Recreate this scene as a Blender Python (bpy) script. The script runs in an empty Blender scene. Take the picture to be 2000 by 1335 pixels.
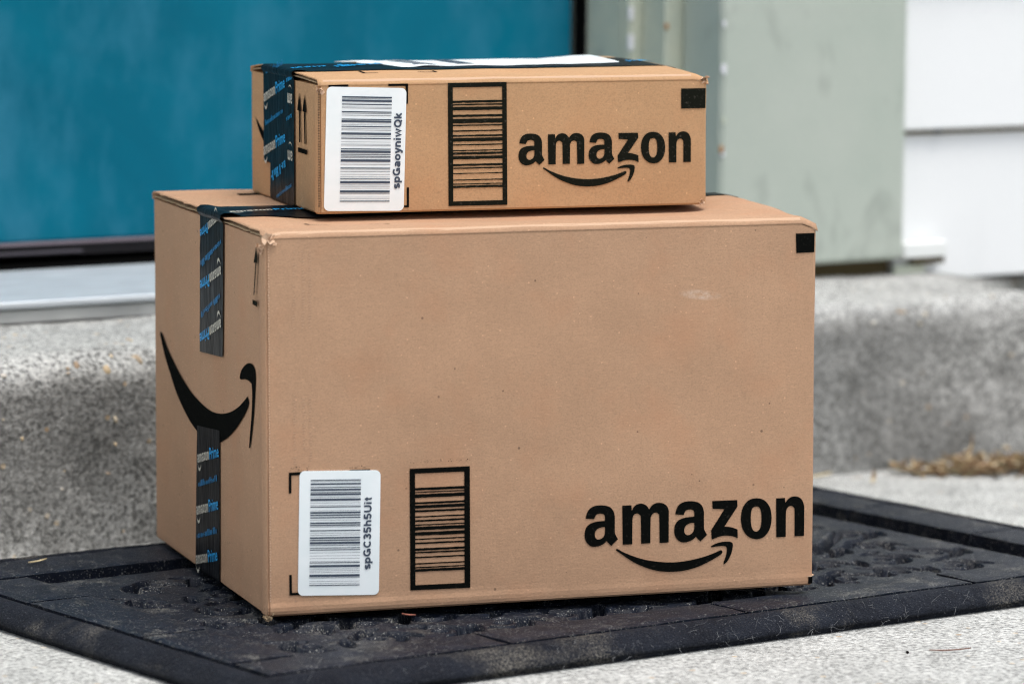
import bpy, math, random
import numpy as np
from mathutils import Matrix, Vector
from mathutils.geometry import tessellate_polygon
from mathutils import noise as mnoise

random.seed(7)
rng = np.random.default_rng(11)
SC = bpy.context.scene
COL = SC.collection

# ------------------------------------------------------------------ camera, light, exposure
cam = bpy.data.cameras.new('camera')
cam.sensor_fit = 'HORIZONTAL'; cam.sensor_width = 36.0
cam.lens = 140.77
cam.clip_start = 0.1; cam.clip_end = 400
camo = bpy.data.objects.new('camera', cam); COL.objects.link(camo)
CR = Vector((0.81944929, -0.57307849, 0.00915983))
CU = Vector((0.05863265, 0.09971552, 0.99328698))
CW = Vector((0.57014478, 0.81341125, -0.11531293))
CPOS = Vector((-1.61675673, -2.63649077, 0.60043209))
M = Matrix((CR, CU, -CW)).transposed().to_4x4(); M.translation = CPOS
camo.matrix_world = M
cam.dof.use_dof = True
cam.dof.focus_distance = 3.24
cam.dof.aperture_fstop = 5.0
SC.camera = camo

SUN_EL, SUN_AZ = 74.0, 176.0          # degrees; azimuth the light comes from, clockwise from +y
world = bpy.data.worlds.new('World'); SC.world = world; world.use_nodes = True
nt = world.node_tree; bg = nt.nodes['Background']
sky = nt.nodes.new('ShaderNodeTexSky'); sky.sky_type = 'NISHITA'; sky.sun_disc = False
sky.sun_elevation = math.radians(SUN_EL); sky.sun_rotation = math.radians(SUN_AZ)
sky.air_density = 1.0; sky.dust_density = 4.0; sky.ozone_density = 1.0
hs = nt.nodes.new('ShaderNodeHueSaturation'); hs.inputs['Saturation'].default_value = 0.45
nt.links.new(sky.outputs[0], hs.inputs['Color']); nt.links.new(hs.outputs[0], bg.inputs[0])
bg.inputs[1].default_value = 0.155
sun = bpy.data.lights.new('sun', 'SUN'); sun.energy = 1.25; sun.angle = math.radians(30); sun.color = (1, .965, .91)
suno = bpy.data.objects.new('sun', sun); COL.objects.link(suno)
el, az = math.radians(SUN_EL), math.radians(SUN_AZ)
sdir = Vector((math.sin(az)*math.cos(el), math.cos(az)*math.cos(el), math.sin(el)))
suno.rotation_euler = sdir.to_track_quat('Z', 'Y').to_euler()
SC.view_settings.view_transform = 'Standard'; SC.view_settings.look = 'None'
SC.view_settings.gamma = 1.0; SC.view_settings.use_curve_mapping = False
SC.view_settings.exposure = 0.50
SC.cycles.use_denoising = True
SC.cycles.denoiser = 'OPENIMAGEDENOISE'
SC.cycles.denoising_prefilter = 'FAST'
SC.cycles.use_adaptive_sampling = False
SC.cycles.filter_width = 1.15
SC.cycles.max_bounces = 6

# ------------------------------------------------------------------ material helpers
class NT:
    def __init__(s, name, rough=.6, spec=.5, metal=0.0):
        s.m = bpy.data.materials.new(name); s.m.use_nodes = True
        s.t = s.m.node_tree; s.b = s.t.nodes['Principled BSDF']
        s.b.inputs['Roughness'].default_value = rough; s.b.inputs['Metallic'].default_value = metal
        s.b.inputs['Specular IOR Level'].default_value = spec
        s.tc = s.t.nodes.new('ShaderNodeTexCoord').outputs['Object']
    def n(s, t, **kw):
        x = s.t.nodes.new(t)
        for k, v in kw.items(): setattr(x, k, v)
        return x
    def link(s, a, b): s.t.links.new(a, b)
    def mapping(s, scale=(1, 1, 1), loc=(0, 0, 0), rot=(0, 0, 0)):
        x = s.n('ShaderNodeMapping'); x.inputs['Scale'].default_value = scale; x.inputs['Location'].default_value = loc
        x.inputs['Rotation'].default_value = rot
        s.link(s.tc, x.inputs[0]); return x.outputs[0]
    def noise(s, scale, detail=3, rough=.55, vec=None, dist=0):
        x = s.n('ShaderNodeTexNoise'); x.inputs['Scale'].default_value = scale; x.inputs['Detail'].default_value = detail
        x.inputs['Roughness'].default_value = rough; x.inputs['Distortion'].default_value = dist
        s.link(vec or s.tc, x.inputs['Vector']); return x.outputs['Fac']
    def voro(s, scale, vec=None, out='Distance', rnd=1.0):
        x = s.n('ShaderNodeTexVoronoi'); x.inputs['Scale'].default_value = scale; x.inputs['Randomness'].default_value = rnd
        s.link(vec or s.tc, x.inputs['Vector']); return x.outputs[out]
    def ramp(s, fac, stops):
        x = s.n('ShaderNodeValToRGB'); e = x.color_ramp.elements
        while len(e) < len(stops): e.new(.5)
        for i, (p, c) in enumerate(stops):
            e[i].position = p; e[i].color = (c, c, c, 1) if not hasattr(c, '__len__') else (*c, 1)
        s.link(fac, x.inputs[0]); return x.outputs[0]
    def red(s, v):
        x = s.n('ShaderNodeSeparateColor'); s.link(v.outputs['Color'], x.inputs[0]); return x.outputs[0]
    def math(s, op, a, b=None):
        x = s.n('ShaderNodeMath', operation=op)
        for i, v in enumerate((a, b)):
            if v is None: continue
            if isinstance(v, (int, float)): x.inputs[i].default_value = v
            else: s.link(v, x.inputs[i])
        return x.outputs[0]
    def mix(s, fac, a, b, mode='MIX'):
        x = s.n('ShaderNodeMix', data_type='RGBA', blend_type=mode)
        if isinstance(fac, (int, float)): x.inputs[0].default_value = fac
        else: s.link(fac, x.inputs[0])
        for i, v in ((6, a), (7, b)):
            if hasattr(v, '__len__'): x.inputs[i].default_value = (*v, 1)
            else: s.link(v, x.inputs[i])
        return x.outputs[2]
    def color(s, c):
        if hasattr(c, '__len__'): s.b.inputs['Base Color'].default_value = (*c, 1)
        else: s.link(c, s.b.inputs['Base Color'])
    def rough(s, c): s.link(c, s.b.inputs['Roughness'])
    def bump(s, h, strength=.3, dist=.001):
        x = s.n('ShaderNodeBump'); x.inputs['Strength'].default_value = strength; x.inputs['Distance'].default_value = dist
        s.link(h, x.inputs['Height']); prev = s.b.inputs['Normal']
        if prev.is_linked: s.link(prev.links[0].from_socket, x.inputs['Normal'])
        s.link(x.outputs[0], prev)

def flat(name, c, rough=.6, spec=.4, metal=0.0):
    n = NT(name, rough, spec, metal); n.color(c); return n.m

def cardboard(name, base, seed, scuff=None, specks=1.0):
    n = NT(name, .82, .25)
    o = (seed, seed*.37, seed*.71)
    big = n.noise(9, 4, .6, n.mapping(loc=o))
    fib = n.noise(1, 3, .6, n.mapping(scale=(180, 180, 900), loc=o))
    grain = n.noise(650, 2, .6, n.mapping(loc=o))
    c = n.mix(n.ramp(big, [(.3, 0), (.7, 1)]), tuple(v*.93 for v in base), tuple(v*1.06 for v in base))
    c = n.mix(n.math('MULTIPLY', n.ramp(fib, [(.35, 0), (.7, 1)]), .35), c, tuple(v*1.16 for v in base))
    c = n.mix(n.math('MULTIPLY', n.ramp(grain, [(.3, 1), (.55, 0)]), .45), c, tuple(v*.72 for v in base))
    v = n.n('ShaderNodeTexVoronoi'); v.inputs['Scale'].default_value = 150; n.link(n.mapping(loc=o), v.inputs['Vector'])
    sel = n.math('LESS_THAN', n.red(v), .030)
    dot = n.math('LESS_THAN', v.outputs['Distance'], n.math('ADD', .05, n.math('MULTIPLY', n.red(v), 4.0)))
    c = n.mix(n.math('MULTIPLY', n.math('MULTIPLY', sel, dot), .7*specks), c, tuple(x*.28 for x in base))
    v2 = n.n('ShaderNodeTexVoronoi'); v2.inputs['Scale'].default_value = 210; n.link(n.mapping(loc=(seed+3, 1, 2)), v2.inputs['Vector'])
    sel2 = n.math('LESS_THAN', n.red(v2), .10)
    dot2 = n.math('LESS_THAN', v2.outputs['Distance'], .16)
    c = n.mix(n.math('MULTIPLY', n.math('MULTIPLY', sel2, dot2), .55), c, tuple(min(1, x*1.55) for x in base))
    red = n.noise(16, 3, .6, n.mapping(loc=(seed+7, 2, 5)))
    c = n.mix(n.math('MULTIPLY', n.ramp(red, [(.5, 0), (.72, 1)]), .42), c, (base[0]*1.05, base[1]*.88, base[2]*.80))
    hair = n.noise(1, 2, .6, n.mapping(scale=(260, 260, 1500), loc=o))
    c = n.mix(n.math('MULTIPLY', n.ramp(hair, [(.62, 0), (.72, 1)]), .45), c, tuple(min(1, x*1.4) for x in base))
    c = n.mix(n.math('MULTIPLY', n.ramp(hair, [(.26, 1), (.36, 0)]), .40), c, tuple(x*.55 for x in base))
    if scuff:
        (x0, z0, sx, sz) = scuff
        g = n.n('ShaderNodeTexGradient', gradient_type='SPHERICAL'); mp = n.n('ShaderNodeMapping', vector_type='TEXTURE')
        mp.inputs['Location'].default_value = (x0, 0, z0); mp.inputs['Scale'].default_value = (sx, 1, sz); mp.inputs['Rotation'].default_value = (0, .10, 0)
        n.link(n.tc, mp.inputs[0]); n.link(mp.outputs[0], g.inputs[0])
        k = n.math('MULTIPLY', n.ramp(g.outputs['Fac'], [(.05, 0), (.6, 1)]), n.ramp(n.noise(150, 4, .7), [(.38, 0), (.62, 1)]))
        c = n.mix(n.math('MULTIPLY', k, .7), c, (.62, .50, .40))
    n.color(c)
    n.bump(grain, .25, .0006); n.bump(fib, .18, .0008)
    n.bump(n.noise(28, 2, .5, n.mapping(scale=(1, 1, .45), loc=o)), .5, .004)
    wv = n.n('ShaderNodeTexWave'); wv.inputs['Scale'].default_value = 42; wv.inputs['Distortion'].default_value = 1.2; wv.inputs['Detail Scale'].default_value = .6; n.link(n.tc, wv.inputs['Vector']); n.bump(wv.outputs['Fac'], .10, .0006)
    n.bump(n.noise(7, 2, .5, n.mapping(loc=o)), .5, .012)
    return n.m

def concrete(name, lo, hi, seed, worn=None, speck=1.0, bump=.6, stain=.35):
    n = NT(name, .88, .3)
    o = (seed, seed*1.3, seed*.7)
    v = n.mapping(loc=o)
    med = n.noise(22, 5, .65, v)
    fine = n.noise(330, 3, .7, v)
    fine2 = n.noise(900, 2, .6, v)
    c = n.mix(n.ramp(med, [(.3, 0), (.72, 1)]), lo, hi)
    if worn:      # paler tone blended in by height, over the top edge; stain kept below
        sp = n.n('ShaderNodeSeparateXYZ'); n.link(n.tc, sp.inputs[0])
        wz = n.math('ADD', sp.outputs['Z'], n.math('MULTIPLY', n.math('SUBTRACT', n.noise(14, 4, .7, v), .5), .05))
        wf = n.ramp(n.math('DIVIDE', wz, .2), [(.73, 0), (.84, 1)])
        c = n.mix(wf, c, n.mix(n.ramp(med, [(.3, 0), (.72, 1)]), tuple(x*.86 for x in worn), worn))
    c = n.mix(n.math('MULTIPLY', n.ramp(fine, [(.36, 1), (.5, 0)]), .8*speck), c, tuple(x*.36 for x in lo))
    c = n.mix(n.math('MULTIPLY', n.ramp(fine2, [(.52, 0), (.68, 1)]), .5*speck), c, tuple(min(.9, x*1.35) for x in hi))
    grn = n.math('ADD', n.noise(210, 2, .75, v), n.math('MULTIPLY', n.math('SUBTRACT', n.noise(19, 3, .7, v), .5), .28))
    c = n.mix(n.math('MULTIPLY', n.ramp(grn, [(.36, 1), (.49, 0)]), .80*speck), c, tuple(x*.22 for x in lo))
    c = n.mix(n.math('MULTIPLY', n.ramp(grn, [(.54, 0), (.66, 1)]), .65*speck), c, tuple(min(.85, x*1.55) for x in hi))
    big = n.noise(4.5, 4, .6, v)
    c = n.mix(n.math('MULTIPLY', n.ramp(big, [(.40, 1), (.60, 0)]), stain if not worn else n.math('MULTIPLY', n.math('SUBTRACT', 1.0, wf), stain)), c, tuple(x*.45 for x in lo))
    vv = n.n('ShaderNodeTexVoronoi'); vv.inputs['Scale'].default_value = 115; n.link(v, vv.inputs['Vector'])
    sel = n.math('LESS_THAN', n.red(vv), .05); dot = n.math('LESS_THAN', vv.outputs['Distance'], .3)
    wood = n.ramp(n.noise(40, 1, .5, v), [(.4, (.42, .27, .13)), (.55, (.62, .5, .33)), (.7, (.6, .58, .55))])
    c = n.mix(n.math('MULTIPLY', n.math('MULTIPLY', sel, dot), .6), c, wood)
    n.color(c)
    n.bump(n.noise(60, 4, .7, v), bump, .004); n.bump(grn, bump, .002); n.bump(fine, bump, .0016); n.bump(fine2, bump*.6, .0006)
    return n.m

MAT = {}
MAT['card_big'] = cardboard('kraft_cardboard', (.445, .272, .168), 1.7, (.3595, .2415, .021, .0048))
MAT['card_small'] = cardboard('tan_cardboard', (.485, .292, .155), 5.3, None, .3)
MAT['card_raw'] = cardboard('raw_cardboard_edge', (.36, .265, .165), 9.1)
MAT['card_pale'] = cardboard('scuffed_cardboard', (.60, .43, .30), 3.1)
MAT['card_dark'] = flat('shaded_inner_board', (.16, .10, .06), .9, .1)
def ink(name, c, wear):
    n = NT(name, .9, .02)
    k = n.noise(420, 2, .6)
    n.color(n.mix(n.math('MULTIPLY', n.ramp(k, [(.6, 0), (.75, 1)]), wear), c, (.11, .10, .085)))
    return n.m
MAT['ink'] = ink('black_flexo_ink', (.004, .0045, .004), .12)
MAT['ink_soft'] = ink('charcoal_ink', (.010, .011, .008), .4)
MAT['ink_blue'] = flat('label_ink', (.045, .062, .095), .5)
n = NT('white_label_paper', .42, .4); n.color(n.mix(n.ramp(n.noise(60, 2), [(.4, 0), (.7, 1)]), (.80, .87, .88), (.85, .90, .91))); n.bump(n.noise(18, 2), .15, .004); MAT['label'] = n.m
n = NT('black_packing_tape', .36, .06); n.color(n.mix(n.ramp(n.noise(30, 3), [(.4, 0), (.7, 1)]), (.004, .005, .007), (.010, .012, .015)))
n.bump(n.noise(40, 3, .6, n.mapping(scale=(1, 1, .3))), .7, .003); n.bump(n.noise(300, 2), .1, .0005); MAT['tape'] = n.m
MAT['tape_blue'] = flat('blue_tape_print', (.010, .34, .74), .5)
MAT['tape_blue_dim'] = flat('deep_blue_tape_print', (.006, .22, .50), .5)
MAT['tape_white'] = flat('pale_tape_print', (.52, .50, .43), .5)
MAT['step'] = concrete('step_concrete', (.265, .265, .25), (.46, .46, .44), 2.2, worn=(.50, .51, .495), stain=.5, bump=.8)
MAT['ground'] = concrete('pavement_concrete', (.43, .44, .425), (.53, .54, .52), 6.4, speck=.8, bump=.6, stain=.15)
n = NT('black_rubber', .5, .2)
dust = n.noise(26, 5, .7); grit = n.noise(520, 2, .7); lump = n.noise(240, 3, .7)
c = n.mix(n.ramp(n.noise(60, 4), [(.35, 0), (.7, 1)]), (.0035, .0060, .0125), (.0085, .0125, .0230))
c = n.mix(n.math('MULTIPLY', n.math('MULTIPLY', n.ramp(dust, [(.54, 0), (.72, 1)]), n.ramp(grit, [(.48, 0), (.62, 1)])), .7), c, (.34, .33, .29))
c = n.mix(n.math('MULTIPLY', n.ramp(n.noise(760, 1), [(.66, 0), (.72, 1)]), .6), c, (.5, .5, .47))
n.color(c); n.bump(lump, .5, .0014); n.bump(grit, .5, .0008)
MAT['rubber'] = n.m
n = NT('fibrous_rubber', .7, .2)
g1 = n.noise(330, 3, .75); g2 = n.noise(700, 2, .7)
c = n.mix(n.ramp(n.noise(24, 4), [(.35, 0), (.7, 1)]), (.004, .006, .012), (.011, .015, .025))
c = n.mix(n.math('MULTIPLY', n.ramp(g2, [(.61, 0), (.72, 1)]), .55), c, (.17, .18, .20))
c = n.mix(n.math('MULTIPLY', n.math('MULTIPLY', n.ramp(n.noise(13, 4), [(.54, 0), (.72, 1)]), n.ramp(g2, [(.44, 0), (.60, 1)])), .5), c, (.36, .33, .27))
n.color(c); n.bump(g1, 1.0, .004); n.bump(g2, .6, .0012)
MAT['fibre'] = n.m
MAT['void'] = flat('dark_gap', (.004, .004, .004), .95, .0)
n = NT('teal_door_paint', .45, .12)
b1 = n.noise(3.2, 4, .6, dist=.6); b2 = n.noise(11, 5, .65, n.mapping(scale=(1, 1, .55)))
c = n.mix(n.ramp(b1, [(.33, 0), (.68, 1)]), (.0, .112, .180), (.0, .172, .262))
c = n.mix(n.math('MULTIPLY', n.ramp(b2, [(.46, 0), (.66, 1)]), .75), c, (.030, .195, .30))
n.color(c); n.rough(n.ramp(b2, [(.3, .30), (.7, .5)])); n.bump(b2, .12, .004)
MAT['door'] = n.m
def paint(name, c, c2, scale=6, smear=.3, rough=.5):
    n = NT(name, rough, .35)
    s = n.noise(scale, 4, .6); k = n.noise(14, 3, .6, n.mapping(scale=(1, 1, .6)), .4)
    x = n.mix(n.ramp(s, [(.35, 0), (.65, 1)]), c, c2)
    x = n.mix(n.math('MULTIPLY', n.ramp(k, [(.57, 0), (.72, 1)]), smear), x, tuple(v*.45 for v in c))
    n.color(x); n.bump(n.noise(90, 3), .15, .001); return n.m
MAT['sage'] = paint('pale_sage_paint', (.41, .465, .405), (.455, .50, .44), smear=.5)
MAT['sage_grime'] = paint('weathered_sage_paint', (.44, .49, .41), (.53, .56, .45), 16, .5)
MAT['chip'] = flat('chipped_white_paint', (.72, .73, .76), .6)
MAT['rust'] = flat('orange_rust', (.42, .20, .05), .8)
MAT['siding'] = paint('white_vinyl', (.78, .80, .80), (.80, .82, .82), 4, .03, .4)
MAT['white_trim'] = paint('white_trim_vinyl', (.74, .77, .75), (.80, .82, .80), 8, .2, .5)
MAT['dark_brown'] = flat('dull_dark_brown', (.085, .066, .034), .95, .05)
n = NT('brushed_aluminium', .5, .5, .6)
n.color(n.mix(n.ramp(n.noise(20, 4, .6, n.mapping(scale=(1, 8, 8))), [(.35, 0), (.7, 1)]), (.58, .62, .66), (.74, .79, .83))); n.bump(n.noise(200, 2, .5, n.mapping(scale=(.05, 1, 1))), .2, .001)
MAT['alu'] = n.m
MAT['sill'] = paint('grey_sill_paint', (.38, .39, .38), (.50, .51, .49), 10, .4)
MAT['sweep'] = flat('dark_rubber_sweep', (.015, .013, .016), .7)
MAT['sweep_strip'] = flat('mauve_weatherstrip', (.20, .17, .20), .7)
MAT['sweep_fin'] = flat('dull_mauve_fin', (.075, .07, .085), .8, .2)
n = NT('river_pebble', .55, .4); oi = n.n('ShaderNodeObjectInfo')
n.color(n.ramp(oi.outputs['Random'], [(0, (.55, .40, .22)), (.3, (.62, .55, .42)), (.55, (.30, .19, .10)), (.8, (.72, .69, .62)), (1, (.45, .36, .26))])); MAT['pebble'] = n.m
n = NT('dry_leaf_litter', .85, .2)
n.color(n.ramp(n.noise(130, 2, .5), [(.28, (.08, .05, .03)), (.42, (.26, .15, .09)), (.54, (.42, .33, .19)), (.70, (.60, .54, .40))])); MAT['litter'] = n.m
MAT['straw'] = flat('straw', (.62, .52, .32), .8)
MAT['brown'] = flat('brown_twig', (.20, .10, .075), .85)
MAT['red'] = flat('red_brown_flake', (.36, .13, .09), .8)
MAT['fibre_pale'] = flat('pale_lint', (.26, .27, .28), .9)
MAT['card_tick'] = flat('emboss_and_highlight_board', (.53, .36, .24), .85, .2)

# ------------------------------------------------------------------ mesh helpers
def mesh_obj(name, verts, faces, mat, parent=None, smooth=False):
    me = bpy.data.meshes.new(name)
    me.from_pydata([tuple(map(float, v)) for v in verts], [], [tuple(int(i) for i in f) for f in faces])
    me.update()
    if smooth: me.polygons.foreach_set('use_smooth', [True]*len(me.polygons))
    o = bpy.data.objects.new(name, me); COL.objects.link(o)
    if mat: me.materials.append(MAT[mat])
    if parent: o.parent = parent
    return o
def share(src, name, parent=None):
    o = src.copy(); o.name = name; COL.objects.link(o)
    if parent: o.parent = parent
    return o
def tag(o, label=None, cat=None, group=None, kind=None):
    for k, v in (('label', label), ('category', cat), ('group', group), ('kind', kind)):
        if v: o[k] = v
    return o
def thing(name, label, cat, loc=(0, 0, 0), group=None):
    o = bpy.data.objects.new(name, None); COL.objects.link(o); o.location = loc; o.empty_display_size = .05
    return tag(o, label, cat, group)
class MB:
    def __init__(s): s.v = []; s.f = []
    def add(s, verts, faces):
        b = len(s.v); s.v += [tuple(x) for x in verts]; s.f += [tuple(b+i for i in f) for f in faces]
    def box(s, x0, x1, y0, y1, z0, z1):
        s.add([(x0, y0, z0), (x1, y0, z0), (x1, y1, z0), (x0, y1, z0), (x0, y0, z1), (x1, y0, z1), (x1, y1, z1), (x0, y1, z1)],
              [(3, 2, 1, 0), (4, 5, 6, 7), (0, 1, 5, 4), (1, 2, 6, 5), (2, 3, 7, 6), (3, 0, 4, 7)])
    def bevbox(s, x0, x1, y0, y1, z0, z1, b):
        # chamfered along x-parallel and z-parallel front edges, cheap
        ring = [(x0+b, y0), (x1-b, y0), (x1, y0+b), (x1, y1-b), (x1-b, y1), (x0+b, y1), (x0, y1-b), (x0, y0+b)]
        ins = [(x0+2*b, y0+b), (x1-2*b, y0+b), (x1-b, y0+2*b), (x1-b, y1-2*b), (x1-2*b, y1-b), (x0+2*b, y1-b), (x0+b, y1-2*b), (x0+b, y0+2*b)]
        v = [(*p, z0) for p in ins]+[(*p, z0+b) for p in ring]+[(*p, z1-b) for p in ring]+[(*p, z1) for p in ins]
        f = [tuple(range(7, -1, -1)), tuple(range(24, 32))]
        for k in range(3):
            for i in range(8): j = (i+1) % 8; f.append((k*8+i, k*8+j, k*8+8+j, k*8+8+i))
        s.add(v, f)
    def build(s, name, mat, parent=None, smooth=False): return mesh_obj(name, s.v, s.f, mat, parent, smooth)
def grid_faces(nx, ny, off=0, flip=False):
    f = []
    for j in range(ny-1):
        for i in range(nx-1):
            a = off+j*nx+i; q = (a, a+1, a+nx+1, a+nx)
            f.append(q[::-1] if flip else q)
    return f
def extrude_x(prof, x0, x1, name, mat, parent=None, closed=True, cuts=1):
    n = len(prof); v = []; f = []
    for k in range(cuts+1):
        x = x0+(x1-x0)*k/cuts; v += [(x, y, z) for y, z in prof]
    for k in range(cuts):
        for i in range(n if closed else n-1):
            j = (i+1) % n; f.append((k*n+i, k*n+j, k*n+n+j, k*n+n+i))
    if closed: f += [tuple(range(n-1, -1, -1)), tuple(range(cuts*n, cuts*n+n))]
    return mesh_obj(name, v, f, mat, parent)
def smooth_closed(pts, step=4):
    out = []; n = len(pts)
    for i in range(n):
        p1, p2 = pts[i], pts[(i+1) % n]
        c1, c2 = len(p1) > 2, len(p2) > 2
        p0 = p1 if c1 else pts[i-1]; p3 = p2 if c2 else pts[(i+2) % n]
        out.append((p1[0], p1[1]))
        if c1 and c2: continue
        for k in range(1, step):
            t = k/step
            q = []
            for d in (0, 1):
                a, b, c, e = p0[d], p1[d], p2[d], p3[d]
                q.append(.5*((2*b)+(-a+c)*t+(2*a-5*b+4*c-e)*t*t+(-a+3*b-3*c+e)*t**3))
            out.append(tuple(q))
    return out
def fill(loops):
    """loops: outer + holes as (a,b) lists -> verts, tris"""
    polys = [[Vector((a, b, 0)) for a, b in L] for L in loops]
    flatv = [p for L in polys for p in L]
    tris = tessellate_polygon(polys)
    out = []
    for t in tris:
        a, b, c = (flatv[i] for i in t)
        cr = (b-a).cross(c-a).z
        out.append(tuple(t) if cr > 0 else tuple(t[::-1]))
    return [(p.x, p.y) for p in flatv], out
class Print2D:
    """collects flat print in face coordinates (a, b); 'put' places it on a face"""
    def __init__(s): s.v = []; s.f = []
    def add(s, v, f):
        b = len(s.v); s.v += list(v); s.f += [tuple(b+i for i in t) for t in f]
    def loops(s, *L): s.add(*fill(L))
    def quad(s, p): s.add([(q[0], q[1]) for q in p], [(0, 1, 2, 3)])
    def poly(s, p): s.add(*fill([[(q[0], q[1]) for q in p]]))
    def place(s, fn, name, mat, parent): return mesh_obj(name, [fn(a, b) for a, b in s.v], s.f, mat, parent)
def stroke(pts, w):
    v = []; f = []; n = len(pts)
    for i, (x, y) in enumerate(pts):
        if i == 0: d = (pts[1][0]-x, pts[1][1]-y)
        elif i == n-1: d = (x-pts[i-1][0], y-pts[i-1][1])
        else: d = (pts[i+1][0]-pts[i-1][0], pts[i+1][1]-pts[i-1][1])
        L = math.hypot(*d) or 1; nx, ny = -d[1]/L*w/2, d[0]/L*w/2
        k = 1.0
        if 0 < i < n-1:
            e = (pts[i+1][0]-x, pts[i+1][1]-y); le = math.hypot(*e) or 1
            k = min(1.6, 1/max(.4, abs((e[0]*d[0]+e[1]*d[1])/(le*L))))
        v += [(x-nx*k, y-ny*k), (x+nx*k, y+ny*k)]
    for i in range(n-1): f.append((2*i, 2*i+2, 2*i+3, 2*i+1))
    return v, f
def arc(cx, cy, rx, ry, a0, a1, n=14):
    return [(cx+rx*math.cos(math.radians(a0+(a1-a0)*i/n)), cy+ry*math.sin(math.radians(a0+(a1-a0)*i/n))) for i in range(n+1)]
GLY = {
 's': (.50, [arc(.25, .375, .165, .092, 25, 270)+arc(.25, .155, .172, .092, 90, -155)[1:]]),
 'p': (.56, [[(.09, -.2), (.09, .53)], arc(.29, .265, .185, .195, 0, 360, 20)]),
 'G': (.74, [arc(.37, .36, .275, .29, 42, 338), [(.64, .31), (.40, .31)], [(.635, .34), (.635, .02)]]),
 'C': (.70, [arc(.37, .36, .275, .29, 45, 315)]),
 'a': (.55, [arc(.25, .155, .165, .09, 0, 360, 18), [(.43, 0), (.43, .33)]+arc(.265, .355, .165, .105, 0, 160)]),
 'o': (.58, [arc(.29, .265, .205, .195, 0, 360, 20)]),
 'y': (.52, [[(.06, .53), (.26, .04)], [(.46, .53), (.26, .0), (.20, -.12), (.05, -.135)]]),
 'n': (.56, [[(.09, 0), (.09, .53)], arc(.27, .28, .175, .185, 170, 0)+[(.445, 0)]]),
 'i': (.25, [[(.10, 0), (.10, .53)], [(.10, .61), (.10, .73)]]),
 'w': (.78, [[(.05, .53), (.20, .05), (.37, .50), (.54, .05), (.69, .53)]]),
 'Q': (.76, [arc(.37, .36, .275, .29, 0, 360, 24), [(.43, .17), (.66, -.03)]]),
 'k': (.54, [[(.09, 0), (.09, .73)], [(.44, .53), (.12, .19)], [(.21, .28), (.46, 0)]]),
 '3': (.56, [arc(.26, .53, .165, .13, 165, -90)+arc(.26, .215, .185, .15, 90, -165)[1:]]),
 '5': (.56, [[(.46, .665), (.14, .665), (.11, .37)]+arc(.26, .235, .185, .17, 130, -160)]),
 'h': (.56, [[(.09, 0), (.09, .73)], arc(.27, .28, .175, .185, 170, 0)+[(.445, 0)]]),
 'U': (.70, [[(.10, .73), (.10, .30)]+arc(.34, .28, .235, .215, 180, 360)+[(.575, .73)]]),
 't': (.36, [[(.17, .68), (.17, .17)]+arc(.26, .15, .09, .09, 180, 290, 6), [(.02, .465), (.32, .465)]]),
}
def code_text(txt, w=.165):
    P = []; x = 0
    for ch in txt:
        adv, st = GLY[ch]
        for s_ in st: P.append(stroke([(x+a, b) for a, b in s_], w))
        x += adv+.045
    return P, x-.045
def font_mesh(txt, off=.0):
    c = bpy.data.curves.new('tmp_text', 'FONT'); c.body = txt; c.offset = off; c.resolution_u = 3
    o = bpy.data.objects.new('tmp_text', c); COL.objects.link(o)
    bpy.context.view_layer.update()
    dg = bpy.context.evaluated_depsgraph_get()
    me = bpy.data.meshes.new_from_object(o.evaluated_get(dg))
    v = [(p.co.x, p.co.y) for p in me.vertices]; f = [tuple(p.vertices) for p in me.polygons]
    bpy.data.objects.remove(o); bpy.data.curves.remove(c); bpy.data.meshes.remove(me)
    return v, f

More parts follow.
